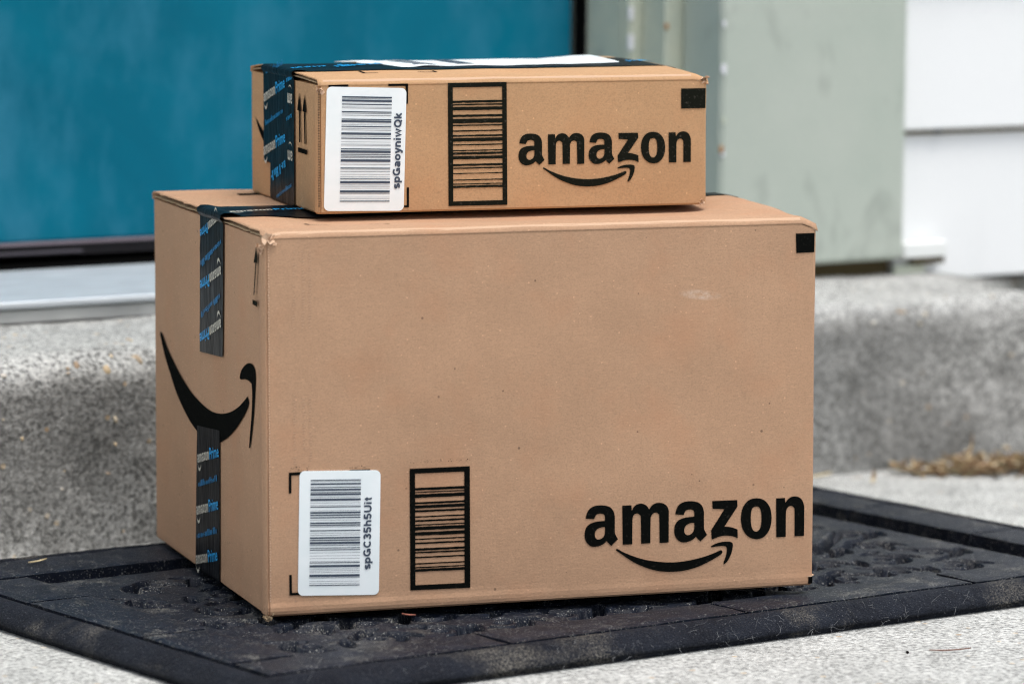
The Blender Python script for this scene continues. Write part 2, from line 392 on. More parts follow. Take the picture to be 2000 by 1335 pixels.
D = {
 'a': [[0.2629,0.06477,1],[0.26347,0.06754],[0.26483,0.07084],[0.26716,0.07315],[0.27028,0.07449],[0.27418,0.07493],[0.27809,0.07467],[0.28201,0.07373],[0.28476,0.07191],[0.28653,0.06939],[0.28733,0.06673],[0.28761,0.06409],[0.28767,0.05285],[0.28838,0.05037],[0.28937,0.04845],[0.29036,0.04671,1],[0.2847,0.04157,1],[0.28253,0.04374],[0.28076,0.04571,1],[0.27901,0.04411],[0.27666,0.04274],[0.27354,0.04178],[0.27041,0.04156],[0.26767,0.04208],[0.26512,0.0439],[0.26316,0.04662],[0.26217,0.05004],[0.26216,0.05303],[0.26274,0.05599],[0.26429,0.05853],[0.26662,0.06028],[0.26994,0.06142],[0.27384,0.06197],[0.27924,0.06208,1],[0.27923,0.06563],[0.27852,0.06717],[0.27695,0.06799],[0.2746,0.06818],[0.27226,0.06766],[0.27109,0.06641],[0.27012,0.06403,1]],
 'a_hole': [[0.27934,0.05721,1],[0.2766,0.05708],[0.27387,0.05636],[0.27172,0.05479],[0.27076,0.05259],[0.27076,0.05034],[0.27155,0.04843],[0.27351,0.04728],[0.27586,0.04765],[0.27801,0.04922],[0.27917,0.0516],[0.27936,0.05402]],
 'm': [[0.29396,0.0737,1],[0.30162,0.0737,1],[0.30211,0.06918,1],[0.30359,0.07191],[0.30594,0.07386],[0.30908,0.07457],[0.31184,0.07421],[0.3146,0.07269],[0.31698,0.06957,1],[0.31894,0.07228],[0.32169,0.07403],[0.32563,0.07451],[0.32959,0.07345],[0.33237,0.07106],[0.33357,0.06781],[0.33371,0.06479],[0.33374,0.04183,1],[0.32603,0.04166,1],[0.32562,0.06331],[0.3251,0.06522],[0.32371,0.06642],[0.32173,0.06659],[0.31977,0.06567],[0.31852,0.06367],[0.31814,0.06106],[0.31805,0.04208,1],[0.31024,0.042,1],[0.30985,0.06298],[0.30913,0.06508],[0.30755,0.06647],[0.30578,0.06674],[0.30402,0.06589],[0.30292,0.06389],[0.30266,0.06109],[0.30257,0.04195,1],[0.29451,0.04199,1]],
 'a2ref': [[0.33889,0.05098],[0.36672,0.04635],[0.3532,0.07455]],
 'a1ref': [[0.26209,0.05154],[0.29036,0.04671],[0.27653,0.07485]],
 'z': [[0.37101,0.07369,1],[0.39263,0.0735,1],[0.39299,0.06827,1],[0.38162,0.0522,1],[0.38602,0.05179],[0.39003,0.05064],[0.39324,0.04926,1],[0.39338,0.04213,1],[0.39009,0.04363],[0.38608,0.04459],[0.38129,0.04484],[0.3773,0.04429],[0.37372,0.04315],[0.37093,0.04224,1],[0.37028,0.04975,1],[0.38171,0.06656,1],[0.37153,0.06736,1]],
 'o': [[0.40966,0.07411],[0.41448,0.07312],[0.41853,0.07008],[0.42139,0.0654],[0.42256,0.06003],[0.42262,0.05471],[0.42154,0.04945],[0.41917,0.04502],[0.41558,0.04179],[0.41198,0.04065],[0.40877,0.04062],[0.40434,0.04199],[0.4003,0.04523],[0.39746,0.04992],[0.39621,0.05529],[0.39609,0.05983],[0.39692,0.06509],[0.39889,0.06915],[0.40206,0.0724],[0.40565,0.07382]],
 'o_hole': [[0.40912,0.06733],[0.41174,0.06663],[0.41337,0.06352],[0.4139,0.05894],[0.41378,0.05364],[0.4129,0.04951],[0.41111,0.04733],[0.40911,0.04679],[0.4071,0.04772],[0.40547,0.05065],[0.4047,0.05524],[0.40466,0.06016],[0.40514,0.0643],[0.40652,0.0667]],
 'n': [[0.42654,0.07318,1],[0.43411,0.07319,1],[0.43471,0.0691,1],[0.43662,0.07167],[0.43942,0.07354],[0.44264,0.07403],[0.44629,0.07329],[0.44914,0.07087],[0.4508,0.06699],[0.45124,0.06316],[0.45128,0.04116,1],[0.44299,0.04113,1],[0.44285,0.06206],[0.44214,0.06475],[0.44031,0.06629],[0.43829,0.06627],[0.43649,0.06503],[0.4355,0.0628],[0.43521,0.0594],[0.43524,0.04115,1],[0.42706,0.0412,1]],
 'smile': [[0.28863,0.03799],[0.28939,0.0388],[0.29086,0.03833],[0.295,0.03585],[0.30387,0.032],[0.31275,0.02899],[0.32164,0.02699],[0.33054,0.02578],[0.33946,0.0253],[0.34838,0.02579],[0.35731,0.02701],[0.36626,0.02897],[0.37341,0.03115],[0.37849,0.03304],[0.37999,0.03222],[0.38012,0.03108],[0.37822,0.02919],[0.37226,0.0261],[0.36511,0.02279],[0.35736,0.02009],[0.34843,0.01819],[0.33951,0.01765],[0.33356,0.01786],[0.32465,0.01903],[0.31575,0.02177],[0.30685,0.02564],[0.29915,0.03028],[0.29324,0.03454],[0.28969,0.03698]],
 'arrow': [[0.37026,0.03653],[0.37068,0.03708],[0.37455,0.03875],[0.37933,0.03975],[0.38412,0.03984],[0.38742,0.03933],[0.38893,0.03828],[0.38914,0.03543],[0.38839,0.03149],[0.38663,0.02704],[0.38426,0.02347],[0.38217,0.02176],[0.38115,0.02221],[0.38232,0.02556],[0.38361,0.02947],[0.38418,0.03342],[0.38356,0.03544],[0.38205,0.03626],[0.37816,0.03646],[0.37397,0.03623],[0.37069,0.03583]],
 'bigsmile': [[0.35983,0.18369,1],[0.35114,0.18189],[0.33242,0.17174],[0.30702,0.16212],[0.27692,0.15248],[0.24392,0.14498],[0.20818,0.14036],[0.17622,0.13884],[0.14472,0.14099],[0.11369,0.1464],[0.08616,0.15414],[0.06501,0.16245],[0.056,0.16678,1],[0.05165,0.16382],[0.05235,0.16007],[0.0623,0.15287],[0.07744,0.14419],[0.09883,0.13385],[0.12356,0.12407],[0.14545,0.11762],[0.16122,0.11404],[0.19626,0.11203],[0.22854,0.11564],[0.2547,0.12101],[0.28113,0.12961],[0.30448,0.13957],[0.32456,0.15207],[0.34146,0.16272],[0.35494,0.17467],[0.36099,0.18116]],
 'bigarrow': [[0.08008,0.17823],[0.0794,0.1809],[0.07328,0.18608],[0.06125,0.19123],[0.04937,0.19399],[0.03911,0.19428],[0.03188,0.19189],[0.02908,0.18787],[0.02927,0.18057],[0.03256,0.16558],[0.03734,0.15035],[0.04356,0.13632],[0.04883,0.1264,1],[0.05177,0.12635,1],[0.04789,0.13939],[0.04312,0.15323],[0.04073,0.16598],[0.04109,0.1747],[0.04245,0.17855,1],[0.05123,0.17963],[0.06157,0.17959],[0.0765,0.17772]],
 'b_uparrow_head': [[0.01966,0.28966,1],[0.01584,0.2812,1],[0.01664,0.27629,1],[0.02812,0.27559,1]],
 'b_uparrow_shaft': [[0.02236,0.27615,1],[0.01866,0.27622,1],[0.0264,0.25023,1],[0.02911,0.25025,1]],
 'b_uparrow_bar': [[0.03227,0.24623,1],[0.0174,0.24612,1],[0.01751,0.24198,1],[0.03237,0.24241,1]],
 's_smile': [[0.21438,0.06654,1],[0.20699,0.06268],[0.1955,0.05832],[0.17594,0.05219,1],[0.17617,0.04321,1],[0.18265,0.04588],[0.19241,0.0503],[0.20219,0.05593],[0.20869,0.0614]],
 's_ar1h': [[0.05954,0.09469,1],[0.05413,0.07932,1],[0.06634,0.08018,1]],
 's_ar1s': [[0.06136,0.08029,1],[0.05755,0.07996,1],[0.05656,0.05397,1],[0.06037,0.05418,1]],
 's_ar2h': [[0.04282,0.09424,1],[0.03632,0.07939,1],[0.04879,0.08012,1]],
 's_ar2s': [[0.04462,0.0801,1],[0.04084,0.07986,1],[0.03909,0.05376,1],[0.04287,0.05397,1]],
 's_arbar': [[0.06507,0.04961,1],[0.03503,0.04937,1],[0.0351,0.04562,1],[0.06438,0.04588,1]],
 's_sticker': [[0.00666,0.10275],[0.07318,0.10044],[0.07054,0.00082],[0.00381,0.00266]],
 'b_sticker': [[0.02645,0.11407],[0.09222,0.11187],[0.09044,0.01274],[0.02453,0.01559]],
 's_frame_out': [[0.10806,0.10408],[0.15788,0.10415],[0.15861,0.00388],[0.10861,0.00409]],
 's_frame_in': [[0.11217,0.10041],[0.15409,0.10041],[0.15471,0.00779],[0.11256,0.00772]],
 'b_frame_out': [[0.11607,0.11179],[0.16571,0.11165],[0.16616,0.01412],[0.11651,0.01473]],
 'b_frame_in': [[0.12047,0.10773],[0.16117,0.10756],[0.16142,0.01828],[0.12068,0.01863]],
 's_fbars': [[0.1182,0.1336],[0.1491,0.1564],[0.1745,0.2],[0.2427,0.2582],[0.2791,0.3127],[0.3309,0.3382],[0.3791,0.3864],[0.42,0.4309],[0.4473,0.4727],[0.5018,0.5082],[0.5518,0.5582],[0.5727,0.5882],[0.6064,0.6291],[0.6745,0.6882],[0.7064,0.7127],[0.7545,0.7591],[0.8109,0.8164],[0.8473,0.8527],[0.8655,0.8809]],
 'b_fbars': [[0.1302,0.1495],[0.1659,0.1716],[0.188,0.215],[0.2584,0.2729],[0.2874,0.3105],[0.3308,0.3443],[0.3838,0.3925],[0.4176,0.4311],[0.4581,0.4658],[0.4793,0.5063],[0.5275,0.5545],[0.5853,0.5931],[0.6191,0.6316],[0.6721,0.6895],[0.704,0.7136],[0.7473,0.757],[0.8052,0.8129],[0.839,0.8467],[0.8582,0.8775]],
 's_sbars': [[0.0733,0.085],[0.09,0.0933],[0.1,0.1167],[0.1333,0.1417],[0.1583,0.1608],[0.1667,0.17],[0.1933,0.2025],[0.2083,0.2117],[0.225,0.2283],[0.2542,0.2625],[0.2667,0.2833],[0.3017,0.3042],[0.3125,0.3208],[0.3333,0.3358],[0.3442,0.3475],[0.365,0.3833],[0.3958,0.3983],[0.4083,0.4167],[0.44,0.4425],[0.4583,0.4608],[0.4667,0.47],[0.4942,0.5025],[0.51,0.5292],[0.54,0.5458],[0.5542,0.5608],[0.5667,0.57],[0.5817,0.6017],[0.6208,0.6242],[0.6483,0.6567],[0.6608,0.6633],[0.6792,0.6825],[0.7017,0.705],[0.7233,0.7267],[0.7375,0.7442],[0.7583,0.7767],[0.7892,0.7917],[0.8,0.8025],[0.815,0.8175],[0.8333,0.8517],[0.8583,0.8608],[0.8875,0.89],[0.9017,0.9042],[0.9167,0.925]],
 'b_sbars': [[0.0699,0.0777],[0.0829,0.0855],[0.0976,0.1105],[0.1278,0.1347],[0.1434,0.158],[0.1693,0.1753],[0.1796,0.1952],[0.2098,0.2124],[0.2211,0.2383],[0.2556,0.2582],[0.2729,0.2755],[0.2832,0.2919],[0.3161,0.3187],[0.3264,0.3411],[0.3497,0.3592],[0.3696,0.3782],[0.3938,0.3964],[0.4111,0.4231],[0.4301,0.4387],[0.4456,0.4482],[0.4732,0.4819],[0.4974,0.5],[0.5121,0.5155],[0.5294,0.5423],[0.5509,0.5596],[0.5682,0.5855],[0.5941,0.5984],[0.614,0.62],[0.6287,0.6356],[0.6546,0.6572],[0.6788,0.6813],[0.7003,0.7029],[0.7237,0.7263],[0.7323,0.7392],[0.7539,0.7712],[0.7858,0.7884],[0.7988,0.8014],[0.8126,0.8152],[0.8299,0.8489],[0.8558,0.8584],[0.8834,0.886],[0.9007,0.9033],[0.9136,0.9206]],
 's_code': [[0.06709,0.01918],[0.06897,0.08084]],
 'b_code': [[0.08346,0.03348],[0.08478,0.09121]],
 's_sbar_x': [[0.01783,0.05671],[0.05935,0.05504]],
 'b_sbar_x': [[0.03419,0.06626],[0.07505,0.06503]],
 's_sq': [[0.30872,0.09637,1],[0.33254,0.09641,1],[0.33267,0.07988,1],[0.30884,0.07987,1]],
 'b_sq': [[0.44154,0.28851,1],[0.45891,0.28886,1],[0.45909,0.27304,1],[0.44215,0.27271,1]],
 's_m1': [[0.00813,0.10397,1],[0.02465,0.10421,1],[0.02464,0.10238,1],[0.00812,0.10223,1]],
 's_m2': [[0.058,0.10411,1],[0.07449,0.1041,1],[0.07446,0.08786,1],[0.07246,0.08781,1],[0.07249,0.10221,1],[0.05799,0.10227,1]],
 's_m3': [[0.07337,0.02004,1],[0.07511,0.02008,1],[0.07508,0.00391,1],[0.07098,0.00384,1],[0.07099,0.00553,1],[0.07334,0.00555,1]],
 'b_m1': [[0.01778,0.11328,1],[0.02835,0.11339,1],[0.02834,0.11093,1],[0.01985,0.11098,1],[0.01977,0.09691,1],[0.01769,0.09701,1]],
 'b_m2': [[0.06708,0.1132,1],[0.08371,0.11303,1],[0.0837,0.11073,1],[0.06708,0.11108,1]],
 'b_m3': [[0.01767,0.03253,1],[0.01976,0.0325,1],[0.01985,0.01824,1],[0.02698,0.01801,1],[0.02697,0.01596,1],[0.01784,0.01613,1]],
 't_big_up': [[0.20808,0.30404],[0.12934,0.30527],[0.13463,0.18852],[0.21401,0.18371]],
 't_big_lo': [[0.22523,0.12057],[0.1469,0.12704],[0.1509,-0.00127],[0.23495,-0.00119]],
 't_sm': [[0.17797,0.11038],[0.0756,0.10716],[0.07611,0.00258],[0.15889,0.00565],[0.15827,0.03036],[0.18186,0.03036]],
 'tl0': [[0.22114,0.08962],[0.14778,0.10571]],
 'tl1': [[0.22649,0.04499],[0.15071,0.06203]],
 'tl2': [[0.23014,0.00284],[0.15466,0.0191]],
 'tlb0': [[0.2191,0.07005],[0.15365,0.08463]],
 'tlb1': [[0.22608,0.02547],[0.15502,0.0413]],
 'tu0': [[0.13641,0.26286],[0.20863,0.24258]],
 'tu1': [[0.13774,0.21984],[0.211,0.19848]],
 'tu2': [[0.14627,0.30425],[0.20718,0.28487]],
 'tub0': [[0.14126,0.23943],[0.20605,0.21739]],
 'tub1': [[0.14012,0.19606],[0.17306,0.18512]],
 'tub2': [[0.13576,0.2838],[0.20807,0.2589]],
 'ts0': [[0.17636,0.08008],[0.10357,0.09694]],
 'ts1': [[0.17835,0.03457],[0.10302,0.05201]],
 'tsb0': [[0.17197,0.06062],[0.10916,0.07566]],
 'tsb1': [[0.16963,0.10442],[0.10943,0.11518]],
 'tsb2': [[0.13385,0.00236],[0.0812,0.01619]],
 'ts_inv': [[0.08078,0.08923],[0.09837,0.08488],[0.08174,0.04493],[0.09937,0.04006],[0.10416,0.03637],[0.15466,0.0225],[0.1055,0.0291],[0.15358,0.01725]]
}

# ------------------------------------------------------------------ setting: pavement
def ss(t): t = max(0, min(1, t)); return t*t*(3-2*t)
g = mesh_obj('ground', [(-40, -40, 0), (40, -40, 0), (40, 40, 0), (-40, 40, 0)], [(0, 1, 2, 3)], 'ground')
tag(g, kind='structure')

# ------------------------------------------------------------------ concrete doorstep
STEP_Y, STEP_R, STEP_X = .472, .034, 1.268
step = thing('concrete_step', 'rough grey concrete doorstep with rounded edge and exposed pebbles below the threshold', 'step', (0, STEP_Y, 0))
def step_mesh():
    prof = [(0, 0)]
    for z in np.linspace(.012, .176-STEP_R, 16): prof.append((0, z))
    for k in range(1, 9):
        a = math.pi/2*k/8; prof.append((STEP_R*(1-math.cos(a)), .176-STEP_R+STEP_R*math.sin(a)))
    for y in np.linspace(.06, .48, 12): prof.append((y, .176))
    # plan path: left end -> front -> rounded right corner -> right side; 'prof' insets from the path
    r = .04; path = [(x, 0, 0, -1) for x in np.linspace(-2.2, STEP_X-r, 360)]
    for k in range(1, 11):
        a = math.pi/2*k/10; path.append((STEP_X-r+r*math.sin(a), r-r*math.cos(a), math.sin(a), -math.cos(a)))
    path += [(STEP_X, y, 1, 0) for y in np.linspace(.07, .5, 18)]
    v = []
    for (y, z) in prof:
        for (px, py, nx, ny) in path:
            ins = min(y, .034)
            if y <= .034: qx, qy = px-nx*ins, py-ny*ins
            else:
                qx, qy = px-nx*.034, py-ny*.034
                t = (y-.034)/.446
                qy = qy+(.48-qy)*t if ny < -.5 else qy
            d = mnoise.noise(Vector((qx*9, qy*9, z*9)))*.004+mnoise.noise(Vector((qx*42, qy*42, z*42)))*.0022+mnoise.noise(Vector((qx*130, qy*130, z*130)))*.0011
            k = 1 if y < .034 else 0
            v.append((qx+nx*d*k, qy+ny*d*k, z-qx*.004*(z/.176)+(d*.8 if y >= .02 else 0)+.0085*ss((y-.034)/.14)*ss((qx+.1)/1.0)))
    return v, grid_faces(len(path), len(prof))
v, f = step_mesh()
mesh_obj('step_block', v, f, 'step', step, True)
# top behind the rounded end
def pebble_mesh(seed):
    r = random.Random(seed); v = []; f = []
    for i in range(4):
        th = math.pi*(i+.5)/4
        for j in range(7):
            ph = 2*math.pi*j/7; q = 1+r.uniform(-.12, .12)
            v.append((math.sin(th)*math.cos(ph)*q, math.sin(th)*math.sin(ph)*q*.8, math.cos(th)*q*.7))
    for i in range(3):
        for j in range(7): f.append((i*7+j, i*7+7+j, i*7+7+(j+1) % 7, i*7+(j+1) % 7))
    f += [tuple(range(7)), tuple(range(27, 20, -1))]
    return v, f
pebs = []
for k in range(4):
    v, f = pebble_mesh(k); pebs.append(mesh_obj('pebble', v, f, 'pebble', step, True))
spots = [(.1236, 'e', .159, 6), (.160, 'e', .167, 5), (.134, 'e', .170, 4), (.095, 'e', .164, 5), (.0837, 'e', .1595, 3.5), (.1302, 'f', .1155, 3.2), (.0362, 'f', .1048, 2.8), (.1222, 'f', .0674, 2), (.0754, 'f', .0572, 2.2), (.130, 'f', .0933, 2.6)]
pr = random.Random(5)
for k in range(34): spots.append((pr.uniform(-.5, 1.15), 'e', pr.uniform(.150, .173), pr.uniform(1.6, 3.6)))
for k in range(26): spots.append((pr.uniform(-.5, 1.2), 't', pr.uniform(.05, .19), pr.uniform(1.5, 3.4)))
for k in range(16): spots.append((pr.uniform(-.4, 1.2), 'f', pr.uniform(.02, .14), pr.uniform(1.2, 2.4)))
for k, (x, wh, q, r) in enumerate(spots):
    o = pebs[k] if k < 4 else share(pebs[k % 4], 'pebble', step)
    r *= .001
    if wh == 'e':
        zz = q-.176+STEP_R; yy = STEP_R-math.sqrt(max(0, STEP_R**2-zz*zz)) if zz > 0 else 0
        o.location = (x, yy+.0005, q-x*.006)
    elif wh == 't': o.location = (x, q, .1765-x*.006)
    else: o.location = (x, .0003, q)
    o.scale = (r*pr.uniform(.9, 1.3), r*.8, r*pr.uniform(.8, 1.1)); o.rotation_euler = (0, pr.uniform(0, 3), pr.uniform(0, 3))

# ------------------------------------------------------------------ house front
wall = thing('house_wall', 'white lap-sided house wall beside and above the front door', 'wall', (1.2, .66, .17))
wall['kind'] = 'thing'
def ww(x, y, z): return (x-1.2, y-.66, z-.17)
def rel(prof_or, ox, oy, oz): return [(y-oy, z-oz) for y, z in prof_or]
EXPO = .163
for k in range(17):
    z = .1705+k*EXPO
    prof = [(.647, z+.002), (.6475, z), (.6595, z), (.662, z+EXPO+.012), (.6585, z+EXPO+.012)]
    top = z > 2.2
    extrude_x(rel(prof, 0, .66, .17), (-.30 if top else 1.1875)-1.2, 4.2-1.2, 'siding_board', 'siding', wall)
    if not top: extrude_x(rel(prof, 0, .66, .17), -3.4-1.2, -.2805-1.2, 'siding_board', 'siding', wall)
    elif k: extrude_x(rel(prof, 0, .66, .17), -3.4-1.2, -.3005-1.2, 'siding_board', 'siding', wall)
for k in range(1, 4):     # thin brown strips under the laps, and small weep holes
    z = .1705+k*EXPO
    mb = MB(); mb.box(1.185-1.2, 4.19-1.2, .6520-.66, .6578-.66, z-.17-.0052, z-.17-.0004); mb.build('lap_strip', 'dark_brown', wall)
for k in range(3):
    mb = MB(); mb.box(1.243+k*.6-1.2, 1.252+k*.6-1.2, .6480-.66, .6512-.66, .1705+EXPO-.17-.0052, .1705+EXPO-.17+.0002)
    mb.build('weep_hole', 'void', wall)
mb = MB(); mb.box(-3.4-1.2, 4.2-1.2, .94-.66, .97-.66, -.17, 2.9-.17)
mb.box(1.1802-1.2, 4.2-1.2, .664-.66, .94-.66, .165-.17, 2.9-.17); mb.box(-3.4-1.2, -.2802-1.2, .664-.66, .94-.66, .165-.17, 2.9-.17)
mb.build('sheathing', 'void', wall)
mb = MB(); mb.box(1.26-1.2, 4.2-1.2, .70-.66, .9-.66, -.17, .163-.17); mb.build('foundation', 'step', wall)
mb = MB(); mb.box(.90-1.2, 1.181-1.2, .6500-.66, .6600-.66, .160-.17, .2100-.17); mb.build('sill_plate', 'dark_brown', wall)
mb = MB(); mb.bevbox(1.1865-1.2, 1.2485-1.2, .630-.66, .6462-.66, .1965-.17, .2140-.17, .002); mb.build('flashing_end', 'white_trim', wall)
mb = MB(); mb.bevbox(1.1815-1.2, 1.2250-1.2, .6390-.66, .6460-.66, .1700-.17, .1890-.17, .0015); mb.build('flashing_foot', 'sage_grime', wall)
mb = MB(); mb.box(1.205-1.2, 1.2475-1.2, .6345-.66, .6455-.66, .1895-.17, .1962-.17); mb.build('flashing_gap', 'dark_brown', wall)

# door frame: casing boards, stepped reveal, header, threshold
fr = thing('door_frame', 'pale sage painted door frame with scuffed wide casing and metal threshold', 'door frame', (.93, .66, .176))
fr['kind'] = 'thing'
OX, OY, OZ = .93, .66, .176
def fbox(x0, x1, y0, y1, z0, z1, b=.0025):
    mb = MB(); mb.bevbox(x0-OX, x1-OX, y0-OY, y1-OY, z0-OZ, z1-OZ, b); return mb
zc = .1965
fbox(.9345, 1.1865, .630, .6995, zc, 2.30, .004).build('casing', 'sage', fr)
fbox(-.2795, -.0345, .630, .6995, zc, 2.30, .004).build('casing', 'sage', fr)
fbox(-.2795, 1.1865, .630, .6995, 2.3005, 2.48, .004).build('header', 'sage', fr)
for sgn, x0 in ((1, .9138), (-1, -.0138)):
    def bx(a, b_, y0, y1, z0, z1, bb=.002):
        return fbox(x0+a, x0+b_, y0, y1, z0, z1, bb) if sgn > 0 else fbox(x0-b_, x0-a, y0, y1, z0, z1, bb)
    bx(0, .0800, .7000, .7420, .185, 2.2995).build('brick_mould', 'sage_grime', fr)
    bx(-.0146, .08, .7425, .7600, .19, 2.2995, .004).build('door_stop', 'sage_grime', fr)
    bx(-.0120, .08, .7605, .930, .19, 2.2995).build('jamb', 'sage_grime', fr)
fbox(-.001, .901, .7605, .930, 2.272, 2.2995).build('jamb', 'sage_grime', fr)
fbox(.8958, .9016, .822, .8390, .22, 2.27, .001).build('weatherstrip', 'void', fr)
# flaking white caulk beads and chips on the reveal and casing corner
cr = random.Random(3)
for (x, y, z, h, w) in [(.8992, .7418, .452, .014, .0035), (.8990, .7418, .421, .016, .0045), (.8991, .7418, .395, .010, .003)]:
    mb = MB(); mb.bevbox(x-.002-OX, x+w-OX, y-.0012-OY, y+.002-OY, z-OZ, z+h-OZ, .0006); mb.build('caulk_flake', 'chip', fr)
for (px, z, s, m_) in [(.9365, .452, .004, 'chip'), (.9368, .405, .006, 'chip'), (.9366, .318, .0045, 'chip'), (.9355, .3215, .0042, 'rust'), (.9375, .352, .0045, 'sage_grime')]:
    lo = []
    for k in range(9):
        a = 2*math.pi*k/9; rr = s*cr.uniform(.6, 1.15); lo.append((px+math.cos(a)*rr*.6, z+math.sin(a)*rr))
    v, f = fill([lo]); v3 = [(a-OX, .6292-OY, b-OZ) for a, b in v]; n_ = len(lo)
    v3 += [(a-OX, .6312-OY, b-OZ) for a, b in lo]
    f2 = [t for t in f]+[(i, i+n_, (i+1) % n_+n_, (i+1) % n_) for i in range(n_)]
    mesh_obj('paint_chip', v3, f2, m_, fr)
mb = MB(); mb.bevbox(.9125-OX, .917-OX, .6985-OY, .7005-OY, .444-OZ, .450-OZ, .0008); mb.build('rust_spot', 'rust', fr)
# threshold
TX0, TX1 = -.0136-OX, .9136-OX
sillp = [(.700, .1790), (.700, .1898), (.703, .1912), (.81, .1912), (.81, .1790)]
extrude_x(rel(sillp, 0, OY, OZ), TX0, TX1, 'sill_riser', 'sill', fr)
thp = [(.7025, .1925), (.6955, .1930), (.6945, .1948), (.6945, .1982), (.6955, .1993), (.700, .2000), (.703, .1994), (.704, .1990), (.740, .2040), (.770, .2092), (.790, .2124), (.812, .2162), (.812, .1925)]
extrude_x(rel(thp, 0, OY, OZ), TX0, TX1, 'threshold', 'alu', fr)
mb = MB(); mb.box(TX0+.001, TX1-.001, .8125-OY, .93-OY, .186-OZ, .2190-OZ); mb.build('sill_back', 'void', fr)
mb = MB(); mb.box(TX0+.001, TX1-.001, .705-OY, .81-OY, .1915-OZ, .1924-OZ); mb.build('sill_gap', 'void', fr)

# door
door = thing('front_door', 'teal painted front door with mottled worn paint, closed', 'door', (.45, .84, .24))
door['kind'] = 'thing'; step['kind'] = 'thing'
DX, DY, DZ = .45, .84, .24
mb = MB(); mb.bevbox(.0015-DX, 8945e-4-DX, .8400-DY, .8840-DY, .2402-DZ, 2.268-DZ, .002); mb.build('leaf', 'door', door)
mb = MB(); mb.bevbox(.0025-DX, .8945-DX, .8392-DY, .8430-DY, .2362-DZ, .2399-DZ, .0008); mb.build('weather_strip', 'sweep_strip', door)
mb = MB(); mb.box(.004-DX, .893-DX, .8436-DY, .878-DY, .2255-DZ, .2400-DZ); mb.build('sweep', 'sweep', door)
mb = MB(); mb.bevbox(.004-DX, .30-DX, .8385-DY, .8432-DY, .2272-DZ, .2306-DZ, .001); mb.build('sweep_fin', 'sweep_fin', door)
kn = []
def lathe(prof, n=20):
    v = []; f = []
    for (r, y) in prof:
        for k in range(n): a = 2*math.pi*k/n; v.append((r*math.cos(a), y, r*math.sin(a)))
    for i in range(len(prof)-1):
        for k in range(n): f.append((i*n+k, i*n+(k+1) % n, i*n+n+(k+1) % n, i*n+n+k))
    f.append(tuple(range(len(prof)*n-n, len(prof)*n)))
    return v, f
v, f = lathe([(.032, 0), (.032, -.006), (.012, -.012), (.012, -.035), (.026, -.045), (.029, -.058), (.022, -.070), (.0, -.073)])
o = mesh_obj('knob', v, f, 'alu', door, True); o.location = (.825-DX, 0, 1.18-DZ)

# ------------------------------------------------------------------ doormat
MA = math.radians(1.5)
mat_t = thing('doormat', 'dusty black rubber doormat with slab border and openwork centre under the parcels', 'doormat')
mat_t.rotation_euler = (0, 0, MA)
U0, U1, V0, V1 = -.143, .842, -.205, .385
mb = MB(); mb.box(U0+.012, U1-.012, V0+.012, V1-.012, .0012, .0070); mb.build('backing', 'void', mat_t)
# rolled rim swept round the perimeter
rp = [(.0045, .0006), (.0035, .0045), (.0005, .0050), (-.0003, .0066), (.0006, .0088), (.0026, .0110), (.0052, .0132), (.0084, .0154), (.0118, .0174), (.0156, .0192), (.0195, .0202), (.0225, .0202), (.0248, .0188), (.0258, .0160), (.0262, .0070)]
def rim_mesh():
    path = []; r = .012
    def line(a, b, n):
        n = int(n)
        for k in range(n): t = k/n; path.append((a[0]+(b[0]-a[0])*t, a[1]+(b[1]-a[1])*t))
    lx, ly = U1-U0, V1-V0
    cs = [(U0, V0), (U1, V0), (U1, V1), (U0, V1)]
    for i in range(4): line(cs[i], cs[(i+1) % 4], (lx if i % 2 == 0 else ly)/.0022)
    cu, cv = (U0+U1)/2, (V0+V1)/2; n = len(path); v = []
    for (ins, z) in rp:
        for (a, b) in path:
            # inset towards the centre with mitred corners
            x = min(max(a, U0+ins), U1-ins); y = min(max(b, V0+ins), V1-ins)
            # soften outer corners
            dx = min(x-U0, U1-x); dy = min(y-V0, V1-y)
            q = Vector((x*260, y*260, z*260)); am = .0009 if z < .0185 else .0003
            j = mnoise.noise(q)*am+mnoise.noise(q*.31)*am*.7+mnoise.noise(Vector((x*11, y*11, 0)))*.0008
            sx_ = -1 if x < cu else 1; sy_ = -1 if y < cv else 1
            ox = j*sx_ if dx <= ins+1e-6 else 0; oy = j*sy_ if dy <= ins+1e-6 else 0
            v.append((x+ox, y+oy, max(.0003, z+j*.8 if z > .002 else z)))
    f = []
    for k in range(len(rp)-1):
        for i in range(n): j = (i+1) % n; f.append((k*n+i, k*n+j, k*n+n+j, k*n+n+i))
    return v, f
v, f = rim_mesh(); mesh_obj('rim', v, f, 'fibre', mat_t, True)
